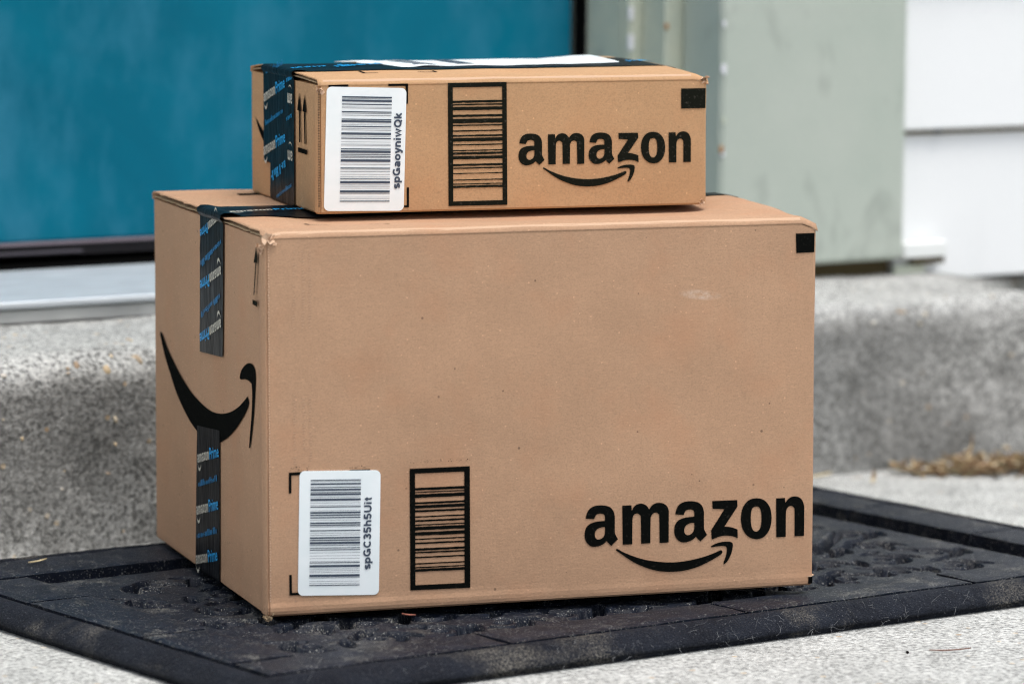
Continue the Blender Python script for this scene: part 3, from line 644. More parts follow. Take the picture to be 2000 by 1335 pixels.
# border slabs
def slab(u0, u1, v0, v1, seed):
    nx = max(5, int((u1-u0)/.006)); ny = max(5, int((v1-v0)/.006)); z0 = .0070; v = []
    for j in range(ny+1):
        for i in range(nx+1):
            u = u0+(u1-u0)*i/nx; w = v0+(v1-v0)*j/ny
            e = min(i, nx-i, j, ny-j)
            z = .0208+mnoise.noise(Vector((u*35+seed, w*35, 0)))*.0007+mnoise.noise(Vector((u*120, w*120, seed)))*.0003
            if e == 0: z -= .0011
            jit = mnoise.noise(Vector((u*70, w*70, 5)))*.0007 if e == 0 else 0
            v.append((u+(jit if i in (0, nx) else 0), w+(jit if j in (0, ny) else 0), z))
    f = grid_faces(nx+1, ny+1); b = len(v)
    ring = [j*(nx+1)+i for (i, j) in [(i, 0) for i in range(nx)]+[(nx, j) for j in range(ny)]+[(i, ny) for i in range(nx, 0, -1)]+[(0, j) for j in range(ny, 0, -1)]]
    v += [(v[r][0], v[r][1], z0) for r in ring]; n = len(ring)
    f += [(b+i, b+(i+1) % n, ring[(i+1) % n], ring[i]) for i in range(n)]
    return mesh_obj('slab', v, f, 'rubber', mat_t, False)
gp = .0019
fu0, fu1, fv0, fv1 = U0+.0300, U1-.0300, V0+.0305, V1-.0300     # slab border outer limits
iu0, iu1, iv0, iv1 = -.055, .757, -.127, .287                     # inner limits
us = [fu0, .107, .342, .588, fu1]
for k in range(4): slab(us[k]+gp, us[k+1]-gp, fv0, iv0, k)
us = [fu0, .190, .431, .672, fu1]
for k in range(4): slab(us[k]+gp, us[k+1]-gp, iv1, fv1, 10+k)
vs = [iv0+2*gp, .003, .177, iv1-2*gp]
for k in range(3): slab(fu0, iu0, vs[k]+gp, vs[k+1]-gp, 20+k)
vs = [iv0+2*gp, .010, .177, iv1-2*gp]
for k in range(3): slab(iu1, fu1, vs[k]+gp, vs[k+1]-gp, 30+k)
# openwork centre: a height field with holes right through to the backing
def grille():
    gu0, gu1, gv0, gv1 = -.0535, .718, -.1255, .2545
    st = .0013; nx = int((gu1-gu0)/st); ny = int((gv1-gv0)/st)
    uu = np.linspace(gu0, gu1, nx); vv = np.linspace(gv0, gv1, ny); Ug, Vg = np.meshgrid(uu, vv)
    sd = np.full(Ug.shape, 1.0)
    r = random.Random(21)
    def ell(cx, cy, a, b, rot):
        c, s = math.cos(rot), math.sin(rot); x = (Ug-cx)*c+(Vg-cy)*s; y = -(Ug-cx)*s+(Vg-cy)*c
        return (np.sqrt((x/a)**2+(y/b)**2)-1)*min(a, b)
    def ringarc(cx, cy, R, w, a0, span):
        x = Ug-cx; y = Vg-cy; an = (np.arctan2(y, x)-a0) % (2*math.pi)
        d = np.abs(np.hypot(x, y)-R*(1-.25*an/(2*math.pi)))-w*(.6+.5*np.sin(an/span*math.pi).clip(0, 1))
        return np.where(an < span, d, .01)
    cu_, cv_ = .060, .056; i = 0
    for iy, cy in enumerate(np.arange(gv0+.030, gv1-.015, cv_)):
        for ix, cx in enumerate(np.arange(gu0+.032, gu1-.015, cu_)):
            ox = .029 if iy % 2 else 0; x = cx+ox; y = cy
            if x > gu1-.022: continue
            mir = 1 if (ix+iy) % 2 else -1
            a0 = r.choice([0, .5, 1, 1.5])*math.pi+.4*mir
            sd = np.minimum(sd, ringarc(x, y, .0200, .0058, a0, 4.1))
            sd = np.minimum(sd, ell(x, y, .0075, .0070, a0))
            sd = np.minimum(sd, ell(x+.030, y+.004*mir, .0058, .0150, .4*mir))
            sd = np.minimum(sd, ell(x+.010*mir, y+.029, .0125, .0048, .35*mir))
    # three plain lozenges interrupt the scrollwork
    lz_ = None
    for cx, cy in ((.12, .08), (.36, .08), (.60, .08)):
        loz = (np.abs(Ug-cx)/.062+np.abs(Vg-cy)/.05)-1
        sd = np.where(loz < 0, 1.0, sd); lz_ = np.maximum(lz_, np.clip(-loz*6, 0, 1)) if lz_ is not None else np.clip(-loz*6, 0, 1)
        sd = np.minimum(sd, np.abs(loz)*.03-.0030)
    hole = np.clip((.0008-sd)/.0011, 0, 1)
    nz = np.array([[mnoise.noise(Vector((float(a)*60, float(b)*60, 3))) for a in uu[::4]] for b in vv[::4]])
    nz = np.repeat(np.repeat(nz, 4, 0), 4, 1)[:ny, :nx] if nz.size else 0; nz = nz*.5+.0*np.sin(Ug*410+3*np.sin(Vg*330))*np.sin(Vg*380+2*np.sin(Ug*270))
    Z = .0178+nz*.0010+lz_*.0042-hole*.0118
    edge = np.minimum(np.minimum(Ug-gu0, gu1-Ug), np.minimum(Vg-gv0, gv1-Vg))
    Z = np.where(edge < .0008, .0071, Z)
    V = np.stack([Ug.ravel(), Vg.ravel(), Z.ravel()], 1)
    idx = np.arange(nx*ny).reshape(ny, nx)
    F = np.stack([idx[:-1, :-1], idx[:-1, 1:], idx[1:, 1:], idx[1:, :-1]], -1).reshape(-1, 4)
    me = bpy.data.meshes.new('openwork')
    me.vertices.add(len(V)); me.vertices.foreach_set('co', V.ravel())
    me.loops.add(F.size); me.loops.foreach_set('vertex_index', F.ravel())
    me.polygons.add(len(F)); me.polygons.foreach_set('loop_start', np.arange(0, F.size, 4)); me.polygons.foreach_set('loop_total', np.full(len(F), 4))
    me.update(calc_edges=True); me.polygons.foreach_set('use_smooth', np.ones(len(F), bool)); me.materials.append(MAT['rubber'])
    o = bpy.data.objects.new('openwork', me); COL.objects.link(o); o.parent = mat_t
grille()
# lint caught on the rim
lr = random.Random(8); mb = MB()
def fibre(p, L, w):
    q = [Vector(p)]; d = Vector((lr.uniform(-1, 1), lr.uniform(-1, .4), lr.uniform(-.2, .9))).normalized()
    for k in range(6):
        d = (d+Vector((lr.uniform(-.7, .7), lr.uniform(-.7, .7), lr.uniform(-.7, .5)))).normalized(); n_ = q[-1]+d*L/6
        n_.z = max(n_.z, .002); q.append(n_)
    v = []
    for k, a in enumerate(q):
        t = (q[min(k+1, 6)]-q[max(k-1, 0)]).normalized(); b = t.cross(Vector((.3, -1, .2))).normalized()*w; c_ = t.cross(b).normalized()*w
        v += [a+b, a-b*.5+c_*.87, a-b*.5-c_*.87]
    f = []
    for k in range(6):
        for i in range(3): f.append((3*k+i, 3*k+(i+1) % 3, 3*k+3+(i+1) % 3, 3*k+3+i))
    mb.add(v, f)
for k in range(130):
    u_ = lr.gauss(.36, .13) if k < 105 else lr.uniform(-.1, .8)
    ins = lr.uniform(0, .014); fibre((u_, V0+ins-.001, .004+ins*1.1), lr.uniform(.006, .018), .00008)
lint = mb.build('lint', 'fibre_pale', mat_t); tag(lint, kind='stuff')

# ------------------------------------------------------------------ parcels
TILT = Matrix(((0.95626070, 0.29235823, -0.00959916), (-0.29237170, 0.95630476, 0.0), (0.00917973, 0.00280652, 0.99995393)))
def outward(path):
    n = len(path); out = []
    for i in range(n):
        a, b = path[i-1], path[(i+1) % n]; dx, dy = b[0]-a[0], b[1]-a[1]; L = math.hypot(dx, dy) or 1
        out.append((dy/L, -dx/L))
    return out
def box_body(root, W, D, H, t, mat, r, joint, bulge, seed, drop=.0062):
    """carton wall: closed loop of panels with rounded folds, crease groove at the glued joint"""
    path = [(x, 0) for x in np.linspace(.0022, W-r, 40)]
    for k in range(1, 6): a = math.pi/2*k/5; path.append((W-r+r*math.sin(a), r-r*math.cos(a)))
    path += [(W, y) for y in np.linspace(r+.004, D-r, 20)]
    for k in range(1, 6): a = math.pi/2*k/5; path.append((W-r+r*math.cos(a), D-r+r*math.sin(a)))
    path += [(x, D) for x in np.linspace(W-r-.01, r, 20)]
    for k in range(1, 6): a = math.pi/2*k/5; path.append((r-r*math.sin(a), D-r+r*math.cos(a)))
    path += [(0, y) for y in np.linspace(D-r-.004, joint+.004, 24)]
    path += [(-.0004, joint), (-.0014, joint*.72), (-.0017, joint*.48), (-.0010, joint*.22), (.0000, .0016), (.0007, .0007), (.0017, .0013), (.0019, .0004)]
    nrm = outward(path); n = len(path)
    zs = [0, .0015, .004, .007, .0105, .0145, .02]+list(np.linspace(.03, H-t-.02, 14))+[H-t-.009, H-t-.005, H-.0050]
    v = []
    for z in zs:
        for (p, q) in zip(path, nrm):
            k = (-.0012 if z == 0 else 0)+bulge*math.exp(-((z-.0055)/.0042)**2)*(.75+.6*mnoise.noise(Vector((p[0]*14+seed, p[1]*14, 0))))*(1.4-.9*ss(p[0]/(W*.5)))*(1 if abs(q[1]) > .8 else .15)
            if .02 < z: k = 0
            if 0 < z <= .02: k = k if z < .018 else 0
            if z == 0: k = -.0012
            w = mnoise.noise(Vector((p[0]*9+seed, p[1]*9, z*9)))*.0005 if (p[1] > .001) else 0
            zd = z-drop*ss((z-(H-.03))/.024)*ss((p[0]-(W-.011))/.0115)
            v.append((p[0]+q[0]*(k+w), p[1]+q[1]*(k+w), zd))
    f = []
    for k in range(len(zs)-1):
        for i in range(n): j = (i+1) % n; f.append((k*n+i, k*n+j, k*n+n+j, k*n+n+i))
    f += [tuple(range(n-1, -1, -1)), tuple(range((len(zs)-1)*n, len(zs)*n))]
    return mesh_obj('carton_walls', v, f, mat, root, False)
def sheet(name, mat, root, prof, xl, xr, nx, th, dz, smooth=True):
    """bent board: prof = [(y, z, ny, nz)], xl/xr = ragged ends as functions of y"""
    top = []; bot = []
    for (y, z, ny, nz) in prof:
        a, b = xl(y, z), xr(y, z)
        for i in range(nx+1):
            x = a+(b-a)*i/nx; d = dz(x, y, z)
            top.append((x, y, z+d)); bot.append((x, y-ny*th, z-nz*th+d))
    n = nx+1; m = len(prof); v = top+bot; o = len(top)
    f = grid_faces(n, m)+[tuple(o+i for i in q[::-1]) for q in grid_faces(n, m)]
    ring = [i for i in range(n)]+[j*n+n-1 for j in range(1, m)]+[(m-1)*n+i for i in range(n-2, -1, -1)]+[j*n for j in range(m-2, 0, -1)]
    f += [(ring[i], o+ring[i], o+ring[(i+1) % len(ring)], ring[(i+1) % len(ring)]) for i in range(len(ring))]
    ob = mesh_obj(name, v, f, mat, root, False)
    ns = len(f)-len(ring); ob.data.polygons.foreach_set('use_smooth', [i < ns for i in range(len(f))])
    return ob
def flaps(root, W, D, H, t, mat, dzf, seed, rag, r=.0055):
    yc = D/2
    # pale strip along the front fold: its highlight put into the colour
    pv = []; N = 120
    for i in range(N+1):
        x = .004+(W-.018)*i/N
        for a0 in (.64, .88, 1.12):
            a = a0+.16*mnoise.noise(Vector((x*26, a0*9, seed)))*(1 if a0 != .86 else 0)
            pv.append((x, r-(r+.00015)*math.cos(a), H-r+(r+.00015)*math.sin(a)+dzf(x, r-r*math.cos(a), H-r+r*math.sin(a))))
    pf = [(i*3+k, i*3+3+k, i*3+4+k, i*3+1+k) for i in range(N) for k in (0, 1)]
    mesh_obj('fold_highlight', pv, pf, 'card_tick', root, True)
    def rg(k, base, amp): return lambda y, z: base+amp*(mnoise.noise(Vector((y*70+seed, k, 0)))+.6*mnoise.noise(Vector((y*260+seed, k, 3))))
    for side in (0, 1):
        S = 1 if side == 0 else -1; oy = 0 if side == 0 else D
        def Y(y): return oy+S*y
        prof = []
        for k in range(9):
            a = math.pi/2*k/8; prof.append((Y(r-r*math.cos(a)-.00025*(1-k/8)), H-r+r*math.sin(a), -S*math.cos(a), math.sin(a)))
        for y in np.linspace(r+.004, yc-.0008, 22): prof.append((Y(y), H, 0, 1))
        if side: prof = prof[::-1]
        o = sheet('top_flap', mat, root, prof, rg(1+side*9, -.0005, rag), rg(2+side*9, W+.0006, rag*.7), 70, .0008, dzf)
        inner = [p for p in prof if abs(p[3]-1) < 1e-6]
        low = [(y, z-t+.0010, a, b) for (y, z, a, b) in inner]
        sheet('inner_liner', 'card_raw', o, low, rg(3+side*9, .0002, rag*1.3), rg(4+side*9, W-.0006, rag), 30, .0009, dzf)
        core = [(y, z-.0010, a, b) for (y, z, a, b) in inner]
        sheet('fluting', 'card_dark', o, core, rg(5+side*9, .0045, rag), rg(6+side*9, W-.004, rag), 20, t-.0022, dzf)
def shards(root, spots, mat, seed, name='torn_paper'):
    r = random.Random(seed)
    for (p, s, cnt) in spots:
        mb = MB()
        for k in range(cnt):
            c = Vector(p)+Vector((r.uniform(-.5, .5), r.uniform(-.4, .1), r.uniform(-.5, .5)))*s
            a = Vector((r.uniform(-1, 1), r.uniform(-.7, .2), r.uniform(-1, 1))).normalized()*s*r.uniform(.35, .7)
            b = a.cross(Vector((r.uniform(-.4, .4), -1, r.uniform(-.4, .4)))).normalized()*s*r.uniform(.2, .4)
            nn = a.cross(b).normalized()*.0004; m_ = nn*r.uniform(1, 4)
            q = [c-a-b, c-b*1.1+m_*2, c+a-b*.4, c+a*.8+b*.6, c+b+m_*3, c-a*.9+b*.7]
            mb.add([x for x in q]+[x+nn for x in q], [(0, 1, 4, 5), (1, 2, 3, 4), (11, 10, 7, 6), (10, 9, 8, 7)]+[(i, i+6, (i+1) % 6+6, (i+1) % 6) for i in range(6)])
        mb.build(name, mat, root)
def front(off): return lambda a, b: (a, -off-.0002, b)
def left(off):  return lambda a, b: (-off, a, b)      # a = depth y, b = height
def logo_polys(place):
    P = Print2D()
    dx = D['a2ref'][0][0]-D['a1ref'][0][0]-.0004; dz_ = -.0004
    T_ = lambda L: [place(*q) for q in L]
    A, AH = smooth_closed(D['a']), smooth_closed(D['a_hole'])
    P.loops(T_(A), T_(AH))
    P.loops(T_([(x+dx, z+dz_) for x, z in A]), T_([(x+dx, z+dz_) for x, z in AH]))
    P.loops(T_(smooth_closed(D['m']))); P.loops(T_(smooth_closed(D['z'])))
    P.loops(T_(smooth_closed(D['o'])), T_(smooth_closed(D['o_hole']))); P.loops(T_(smooth_closed(D['n'])))
    P.loops(T_(smooth_closed(D['smile']))); P.loops(T_(smooth_closed(D['arrow'])))
    return P
def bilerp(q, s, t):
    a, b, c, d = q
    return tuple((1-t)*((1-s)*a[i]+s*b[i])+t*((1-s)*d[i]+s*c[i]) for i in (0, 1))
def frame_code(root, outq, inq, bars, mat, seed):
    P = Print2D(); o, n = outq, inq
    for k in range(4): P.quad([o[k], o[(k+1) % 4], n[(k+1) % 4], n[k]][::-1])
    r = random.Random(seed)
    for (t0, t1) in bars:
        N = 14; lo = []; hi = []
        for k in range(N+1):
            s = k/N; lo.append(bilerp(n, s, t1+.0022+r.uniform(-.0018, .0018))); hi.append(bilerp(n, s, t0-.0022+r.uniform(-.0012, .0012)))
        b = len(P.v); P.v += lo+hi; P.f += [(b+i, b+i+1, b+N+2+i, b+N+1+i) for i in range(N)]
    return P.place(front(.0004), 'framed_barcode', mat, root)
def sticker(root, quad, bars, sx, code, txt):
    # rounded label with real thickness
    c0 = [Vector(q) for q in quad]; rr = .0042; out = []
    for k in range(4):
        p = c0[k]; a = (c0[k-1]-p).normalized(); b = (c0[(k+1) % 4]-p).normalized()
        c = p+(a+b)*rr
        a0 = c-b*rr; a1 = c-a*rr
        for i in range(7):
            t = i/6*math.pi/2; out.append(tuple(c-b*rr*math.cos(t)-a*rr*math.sin(t)))
    v, f = fill([out]); n = len(out)
    v3 = [(a, -.0009, b) for a, b in v]+[(a, -.0001, b) for a, b in out]
    f3 = [t for t in f]+[(i, (i+1) % n, n+(i+1) % n, n+i) for i in range(n)]
    o = mesh_obj('barcode_label', v3, f3, 'label', root)
    P = Print2D(); s0 = (sx[0][0]-quad[3][0])/(quad[2][0]-quad[3][0]); s1 = (sx[1][0]-quad[3][0])/(quad[2][0]-quad[3][0])
    s0 = .185; s1 = .80 if False else s0+(sx[1][0]-sx[0][0])/(quad[1][0]-quad[0][0])
    s0 = ((sx[0][0]+.0002)-(quad[0][0]+quad[3][0])/2)/(quad[1][0]-quad[0][0]); s1 = s0+(sx[1][0]-sx[0][0])/(quad[1][0]-quad[0][0])
    for (t0, t1) in bars:
        P.quad([bilerp(quad, s0, t1), bilerp(quad, s1, t1), bilerp(quad, s1, t0), bilerp(quad, s0, t0)])
    P.place(front(.0012), 'barcode', 'ink_blue', o)
    P = Print2D(); st, total = code_text(txt)
    a, b = Vector(code[0]), Vector(code[1]); d = b-a; L = d.length; d.normalize(); n_ = Vector((-d.y, d.x)); k = L/total
    for i, (vv, ff) in enumerate(st):
        P.add([tuple(a+d*(x*k)+n_*(y*k*.95)) for x, y in vv], ff)
    o2 = P.place(front(.0012), 'code_text', 'ink_blue', o)
    for i, vert in enumerate(o2.data.vertices): vert.co.y -= (i % 97)*2e-7
    return o
def corner_mark(root, pts, fn): 
    P = Print2D(); P.poly(pts); return P.place(fn, 'corner_mark', 'ink', root)
# lettering for the tape: normalised so that the word runs from 0 to 1
AX0, AX1, AZ0 = .26216, .4513, .0418
PV, PF = font_mesh('Prime', .012)
pw = max(a for a, b in PV)
def tape_word(mapf, W_, B_, part=(0, 1)):
    """white word then blue word; mapf(s, h) -> face coords, s 0..1 along, h in word lengths"""
    k = .545/(AX1-AX0)
    def put(L): return [mapf((x-AX0)*k, (z-AZ0)*k) for x, z in L]
    A, AH = [(p[0], p[1]) for p in D['a']], [(p[0], p[1]) for p in D['a_hole']]
    dx = D['a2ref'][0][0]-D['a1ref'][0][0]
    W_.loops(put(A), put(AH)); W_.loops(put([(x+dx, z-.0004) for x, z in A]), put([(x+dx, z-.0004) for x, z in AH]))
    for kk in ('m', 'z', 'n'): W_.loops(put([(p[0], p[1]) for p in D[kk]]))
    W_.loops(put([(p[0], p[1]) for p in D['o']]), put([(p[0], p[1]) for p in D['o_hole']]))
    W_.loops(put([(p[0]*.62+.08, p[1]*1.5-.018) for p in D['smile']]))
    q = .435/pw
    B_.add([mapf(.565+x*q, y*q*1.02-.004) for x, y in PV], PF)
def tape_line(mapf, B_, seed, n=15, h=.075):
    r = random.Random(seed); x = 0
    for k in range(n):
        w = .9/n*r.uniform(.5, .95); hh = h*r.choice([.62, .62, .7, 1.0])
        for (a, b) in ((0, .42), (.62, 1)) if r.random() < .7 else ((0, .45),):
            B_.add([mapf(x+w*a, 0), mapf(x+w*b, 0), mapf(x+w*b, hh), mapf(x+w*a, hh)], [(0, 1, 2, 3)])
        B_.add([mapf(x, hh*.42), mapf(x+w, hh*.42), mapf(x+w, hh*.62), mapf(x, hh*.62)], [(0, 1, 2, 3)])
        x += 1.0/n
def leftmap(base):
    a, b = Vector((-base[0][0], base[0][1])), Vector((-base[1][0], base[1][1])); d = b-a; n_ = Vector((-d.y, d.x))
    def m(s, h): p = a+d*s+n_*h; return (-p.x, p.y)
    return m

# ---- large carton -------------------------------------------------
W, DB, H, TB = .46, .38728, .3015, .0042
big = thing('cardboard_box', 'large brown cardboard box standing on the doormat with a smaller box on its top', 'box', (0, 0, .024), 'stacked delivery boxes')
big.rotation_euler = TILT.to_euler()
box_body(big, W, DB, H, TB, 'card_big', .004, .017, .0016, 1)
def dz_big(x, y, z):
    k = ss((z-(H-.006))/.005)
    sx_ = x/W
    d = .0004+.0036*ss(y/.17)*ss((x-.395)/.04)-.0046*math.exp(-((y-.105)/.050)**2)*(1-ss((x-.39)/.05))*ss((x-.03)/.05) if y < DB/2 else .0015-.0165*ss((x-.12)/.26)*ss((y-DB/2)/.07)
    d += -.0035*ss((.012-x)/.012)*ss((.02-y)/.02)
    d += .0007*mnoise.noise(Vector((x*16, y*16, 2)))
    return d*k-.0062*ss((x-(W-.011))/.0115)*(1-.5*ss(y/.1))
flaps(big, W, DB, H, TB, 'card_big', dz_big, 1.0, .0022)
def dots(root, x, z0, z1, pitch, w, h, mat, seed, off):
    r = random.Random(seed); mb = MB(); z = z0
    while z < z1:
        dx = r.uniform(-.0002, .0002); mb.box(x+dx, x+dx+w, -off, .0006, z, z+h*r.uniform(.7, 1.2)); z += pitch*r.uniform(.9, 1.1)
    return tag(mb.build('perforation', mat, root), kind='stuff')
dots(big, .0021, .012, H-.012, .0022, .0008, .0010, 'card_pale', 4, .0004)
P = logo_polys(lambda x, z, *k: (x, z)); P.place(front(.0004), 'smile_logo', 'ink', big)
frame_code(big, D['b_frame_out'], D['b_frame_in'], D['b_fbars'], 'ink', 3)
sticker(big, D['b_sticker'], D['b_sbars'], D['b_sbar_x'], D['b_code'], 'spGC35h5Uit')
for k in ('b_m1', 'b_m2', 'b_m3'): corner_mark(big, D[k], front(.0004))
sq = D['b_sq']; P = Print2D(); P.poly([(sq[0][0], sq[0][1]), (W-.0022, sq[0][1]), (W-.0022, sq[2][1]), (sq[3][0], sq[3][1])]); P.place(front(.0004), 'registration_block', 'ink', big)
P = Print2D(); P.poly(smooth_closed(D['bigsmile'])); P.poly(smooth_closed(D['bigarrow'])); P.place(left(.0009), 'smile_print', 'ink', big)
P = Print2D()
for k in ('b_uparrow_head', 'b_uparrow_shaft', 'b_uparrow_bar'): P.poly(D[k])
P.place(left(.0022), 'up_arrow_print', 'ink_soft', big)
# ink spatter above the printed marks
P = Print2D(); r = random.Random(2)
for (x0, x1, z0, z1, cnt) in ((.0185, .034, .1140, .1178, 34), (.067, .080, .1146, .1166, 18), (.116, .166, .1162, .1180, 40)):
    for k in range(cnt):
        x, z = r.uniform(x0, x1), z0+(z1-z0)*r.random()**2; s = r.uniform(.00010, .00028)
        P.poly([(x-s*2, z), (x, z-s), (x+s*2, z+s*.3), (x, z+s)])
P.place(front(.0004), 'ink_spatter', 'ink', big)
# faint stitch-like embossing left by the glue wheels
mb = MB(); r = random.Random(44)
for (z0, z1) in ((.226, .286), (.120, .176), (.0035, .018)):
    z = z0
    while z < z1:
        for x in (.0225, .0300, .0355):
            if r.random() < .72:
                s = r.uniform(.0006, .0012); xx = x+r.uniform(-.0006, .0006); mb.add([(xx-s, -.0004, z), (xx+s, -.0004, z+.0003), (xx+s, -.0005, z+.0009), (xx-s, -.0005, z+.0006)], [(0, 1, 2, 3)])
        z += r.uniform(.0020, .0030)
tag(mb.build('embossing', 'card_tick', big), kind='stuff')
# packing tape on the left end and over the top seam
def tape_quad(q, off, cuts=12, amp=.0005, seed=0):
    v = []
    for j in range(cuts+1):
        for i in range(5):
            a, b = bilerp(q, i/4, j/cuts); v.append((-off-amp*abs(mnoise.noise(Vector((a*60, b*60, seed)))), a, b))
    return v, grid_faces(5, cuts+1, flip=True)
q = D['t_big_up']; qu = [(q[0][0], H-.004), (q[1][0], H-.004), (q[2][0], q[2][1]), (q[3][0], q[3][1])]
v, f = tape_quad(qu, .0013, 24, .0006, 2)
# continue over the flap edge and along the seam
tv = []; ta, tb = q[0][0]+.001, q[1][0]
prof = [(-.0016, H-.004), (-.0040, H-.001), (-.0036, H+.0024), (-.0005, H+.0042), (.006, H+.0040)]
nx = 34; rows = prof+[(x, None) for x in np.linspace(.014, W-.002, nx)]+[(W+.002, H-.002), (W+.0016, H-.02), (W+.0012, H-.12)]
for (x, z) in rows:
    for i in range(9):
        y = ta+(tb-ta)*i/8+.042*ss((x-.03)/.43)
        zz = z+.0009*mnoise.noise(Vector((x*200, y*60, 1))) if z is not None else H+.0009+dz_big(min(x, W), y, H) if x > .36 else H+.0009+max(dz_big(min(x, W), y-.002, H), dz_big(min(x, W), y+.006, H), dz_big(min(x, W), min(y, DB/2-.001), H) if abs(y-DB/2) < .006 else -1)
        tv.append((x, y, zz))
b = len(v); v = v+tv; f = f+[tuple(b+i for i in qd[::-1]) for qd in grid_faces(9, len(rows))]
tp = mesh_obj('packing_tape', v, f, 'tape', big, True)
v, f = tape_quad(D['t_big_lo'][:2]+[(D['t_big_lo'][2][0], .003), (D['t_big_lo'][3][0], .003)], .0013, 14, .0004, 5)
b = len(v); v += [(-.0016, v[-5+i][1], .0005) for i in range(5)]+[(.004, v[i][1], -.0006) for i in range(5)]
f += [(b-5+i, b-4+i, b+1+i, b+i)[::-1] for i in range(4)]+[(b+i, b+1+i, b+6+i, b+5+i)[::-1] for i in range(4)]
tp2 = mesh_obj('packing_tape', v, f, 'tape', big, True)
for tape_o, words, lines in ((tp, ('tu0', 'tu1', 'tu2'), ('tub0', 'tub2')), (tp2, ('tl0', 'tl1', 'tl2'), ('tlb0', 'tlb1'))):
    for k in words:
        Wp, Bp = Print2D(), Print2D(); tape_word(leftmap(D[k]), Wp, Bp)
        Wp.place(left(.0021), 'white_lettering', 'tape_white', tape_o); Bp.place(left(.00205), 'blue_lettering', 'tape_blue', tape_o)
    for i, k in enumerate(lines):
        Lp = Print2D(); tape_line(leftmap(D[k]), Lp, i+3); Lp.place(left(.0020), 'small_lettering', 'tape_blue_dim', tape_o)
# lettering lying on the seam tape in front of the small carton
Wp, Bp = Print2D(), Print2D()
tape_word(lambda s, h: (.010+s*.070, .150+h*.085+.02*s), Wp, Bp)
Wp.place(lambda a, b: (a, b, H+.0026+max(dz_big(a, b-.002, H), dz_big(a, b+.006, H))), 'white_lettering', 'tape_white', tp)
Bp.place(lambda a, b: (a, b, H+.0026+max(dz_big(a, b-.002, H), dz_big(a, b+.006, H))), 'blue_lettering', 'tape_blue', tp)
def top_mark(root, pts, Hh, dzf, w=.0022):
    P = Print2D(); L = []
    for i in range(len(pts)-1):
        n_ = 6
        L += [(pts[i][0]+(pts[i+1][0]-pts[i][0])*k/n_, pts[i][1]+(pts[i+1][1]-pts[i][1])*k/n_) for k in range(n_)]
    L.append(pts[-1])
    P.add(*stroke(L, w)); return P.place(lambda a, b: (a, b, Hh+.0005+dzf(a, b, Hh)), 'corner_mark', 'ink', root)
top_mark(big, [(.0510, .149), (.0512, .134)], H, dz_big); top_mark(big, [(.0512, .149), (.068, .149)], H, dz_big)
top_mark(big, [(.0488, .066), (.0490, .051), (.066, .0507)], H, dz_big); top_mark(big, [(.097, .0465), (.1135, .0462), (.1135, .061)], H, dz_big)
P = Print2D(); P.quad([(.060, .318), (.150, .318), (.150, .332), (.060, .332)]); P.place(lambda a, b: (a, b, H+.0006+dz_big(a, b, H)), 'top_print', 'ink_soft', big)
shards(big, [((.0035, -.0006, H-.0055), .0075, 5), ((-.0020, .0035, H-.013), .0055, 4)], 'card_pale', 6)
shards(big, [((.0012, .0010, .0006), .0050, 4), ((-.0006, .0022, -.0014), .0042, 5)], 'card_raw', 9)
mb = MB(); mb.box(W-.0046, W-.0012, -.0011, .004, .0014, .0070); mb.build('split_corner', 'void', big)
mb = MB(); mb.add([(W-.0060, -.0013, .0076), (W+.0004, -.0012, .0086), (W+.0004, .004, .0086), (W-.002, -.0013, .0072), (W-.0060, -.0013, .0072)], [(0, 4, 3, 1), (1, 3, 2)]); mb.build('torn_paper', 'card_pale', big)

# ---- small carton --------------------------------------------------
WS, DS, HS, TS = .3322, .2315, .1090, .0034
sml = thing('cardboard_box', 'small tan cardboard box lying on top of the larger box, white label on top', 'box', (0, 0, 0), 'stacked delivery boxes')
sml.matrix_world = Matrix.Translation(Vector((0, 0, .024))) @ TILT.to_4x4() @ Matrix.Translation(Vector((.07447, .11467, H+.0024))) @ Matrix.Rotation(-.01288, 4, 'Z')
HS2 = HS-.0004
box_body(sml, WS, DS, HS2, TS, 'card_small', .004, .012, .0001, 4, .0040)
def dz_sml(x, y, z):
    k = ss((z-(HS2-.006))/.005)
    d = .0026*ss(y/.10) if y < DS/2 else .0026-.0030*ss((y-DS*.8)/.05)*(1-ss((x-.22)/.1))
    d += .0006*mnoise.noise(Vector((x*18, y*18, 7)))+.0012*math.exp(-((x-.30)/.03)**2)*ss((y-.08)/.04)
    return d*k-.0040*ss((x-(WS-.011))/.0115)*(1-.4*ss(y/.05))
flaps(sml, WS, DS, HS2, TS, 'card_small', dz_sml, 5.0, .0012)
dots(sml, -.0004, .006, HS2-.010, .0021, .0012, .0011, 'card_dark', 8, .0008)
LA, LB = .790, .775
P = logo_polys(lambda x, z, *k: (.31759+(x-.4513)*LA, .03592-.0004+(z-.04117)*LB)); P.place(front(.0004), 'smile_logo', 'ink_soft', sml)
frame_code(sml, D['s_frame_out'], D['s_frame_in'], D['s_fbars'], 'ink_soft', 5)
sticker(sml, [(a, max(b, .0012)) for a, b in D['s_sticker']], D['s_sbars'], D['s_sbar_x'], D['s_code'], 'spGaoyniwQk')
for k in ('s_m1', 's_m2', 's_m3'): corner_mark(sml, D[k], front(.0004))
sq = D['s_sq']; P = Print2D(); P.poly([(sq[0][0], sq[0][1]), (WS-.0020, sq[0][1]), (WS-.0020, sq[2][1]), (sq[3][0], sq[3][1])]); P.place(front(.0004), 'registration_block', 'ink_soft', sml)
P = Print2D(); P.poly(smooth_closed(D['s_smile'])); P.place(left(.0008), 'smile_print', 'ink', sml)
P = Print2D()
for k in ('s_ar1h', 's_ar1s', 's_ar2h', 's_ar2s', 's_arbar'): P.poly(D[k])
P.place(left(.0010), 'up_arrow_print', 'ink', sml)
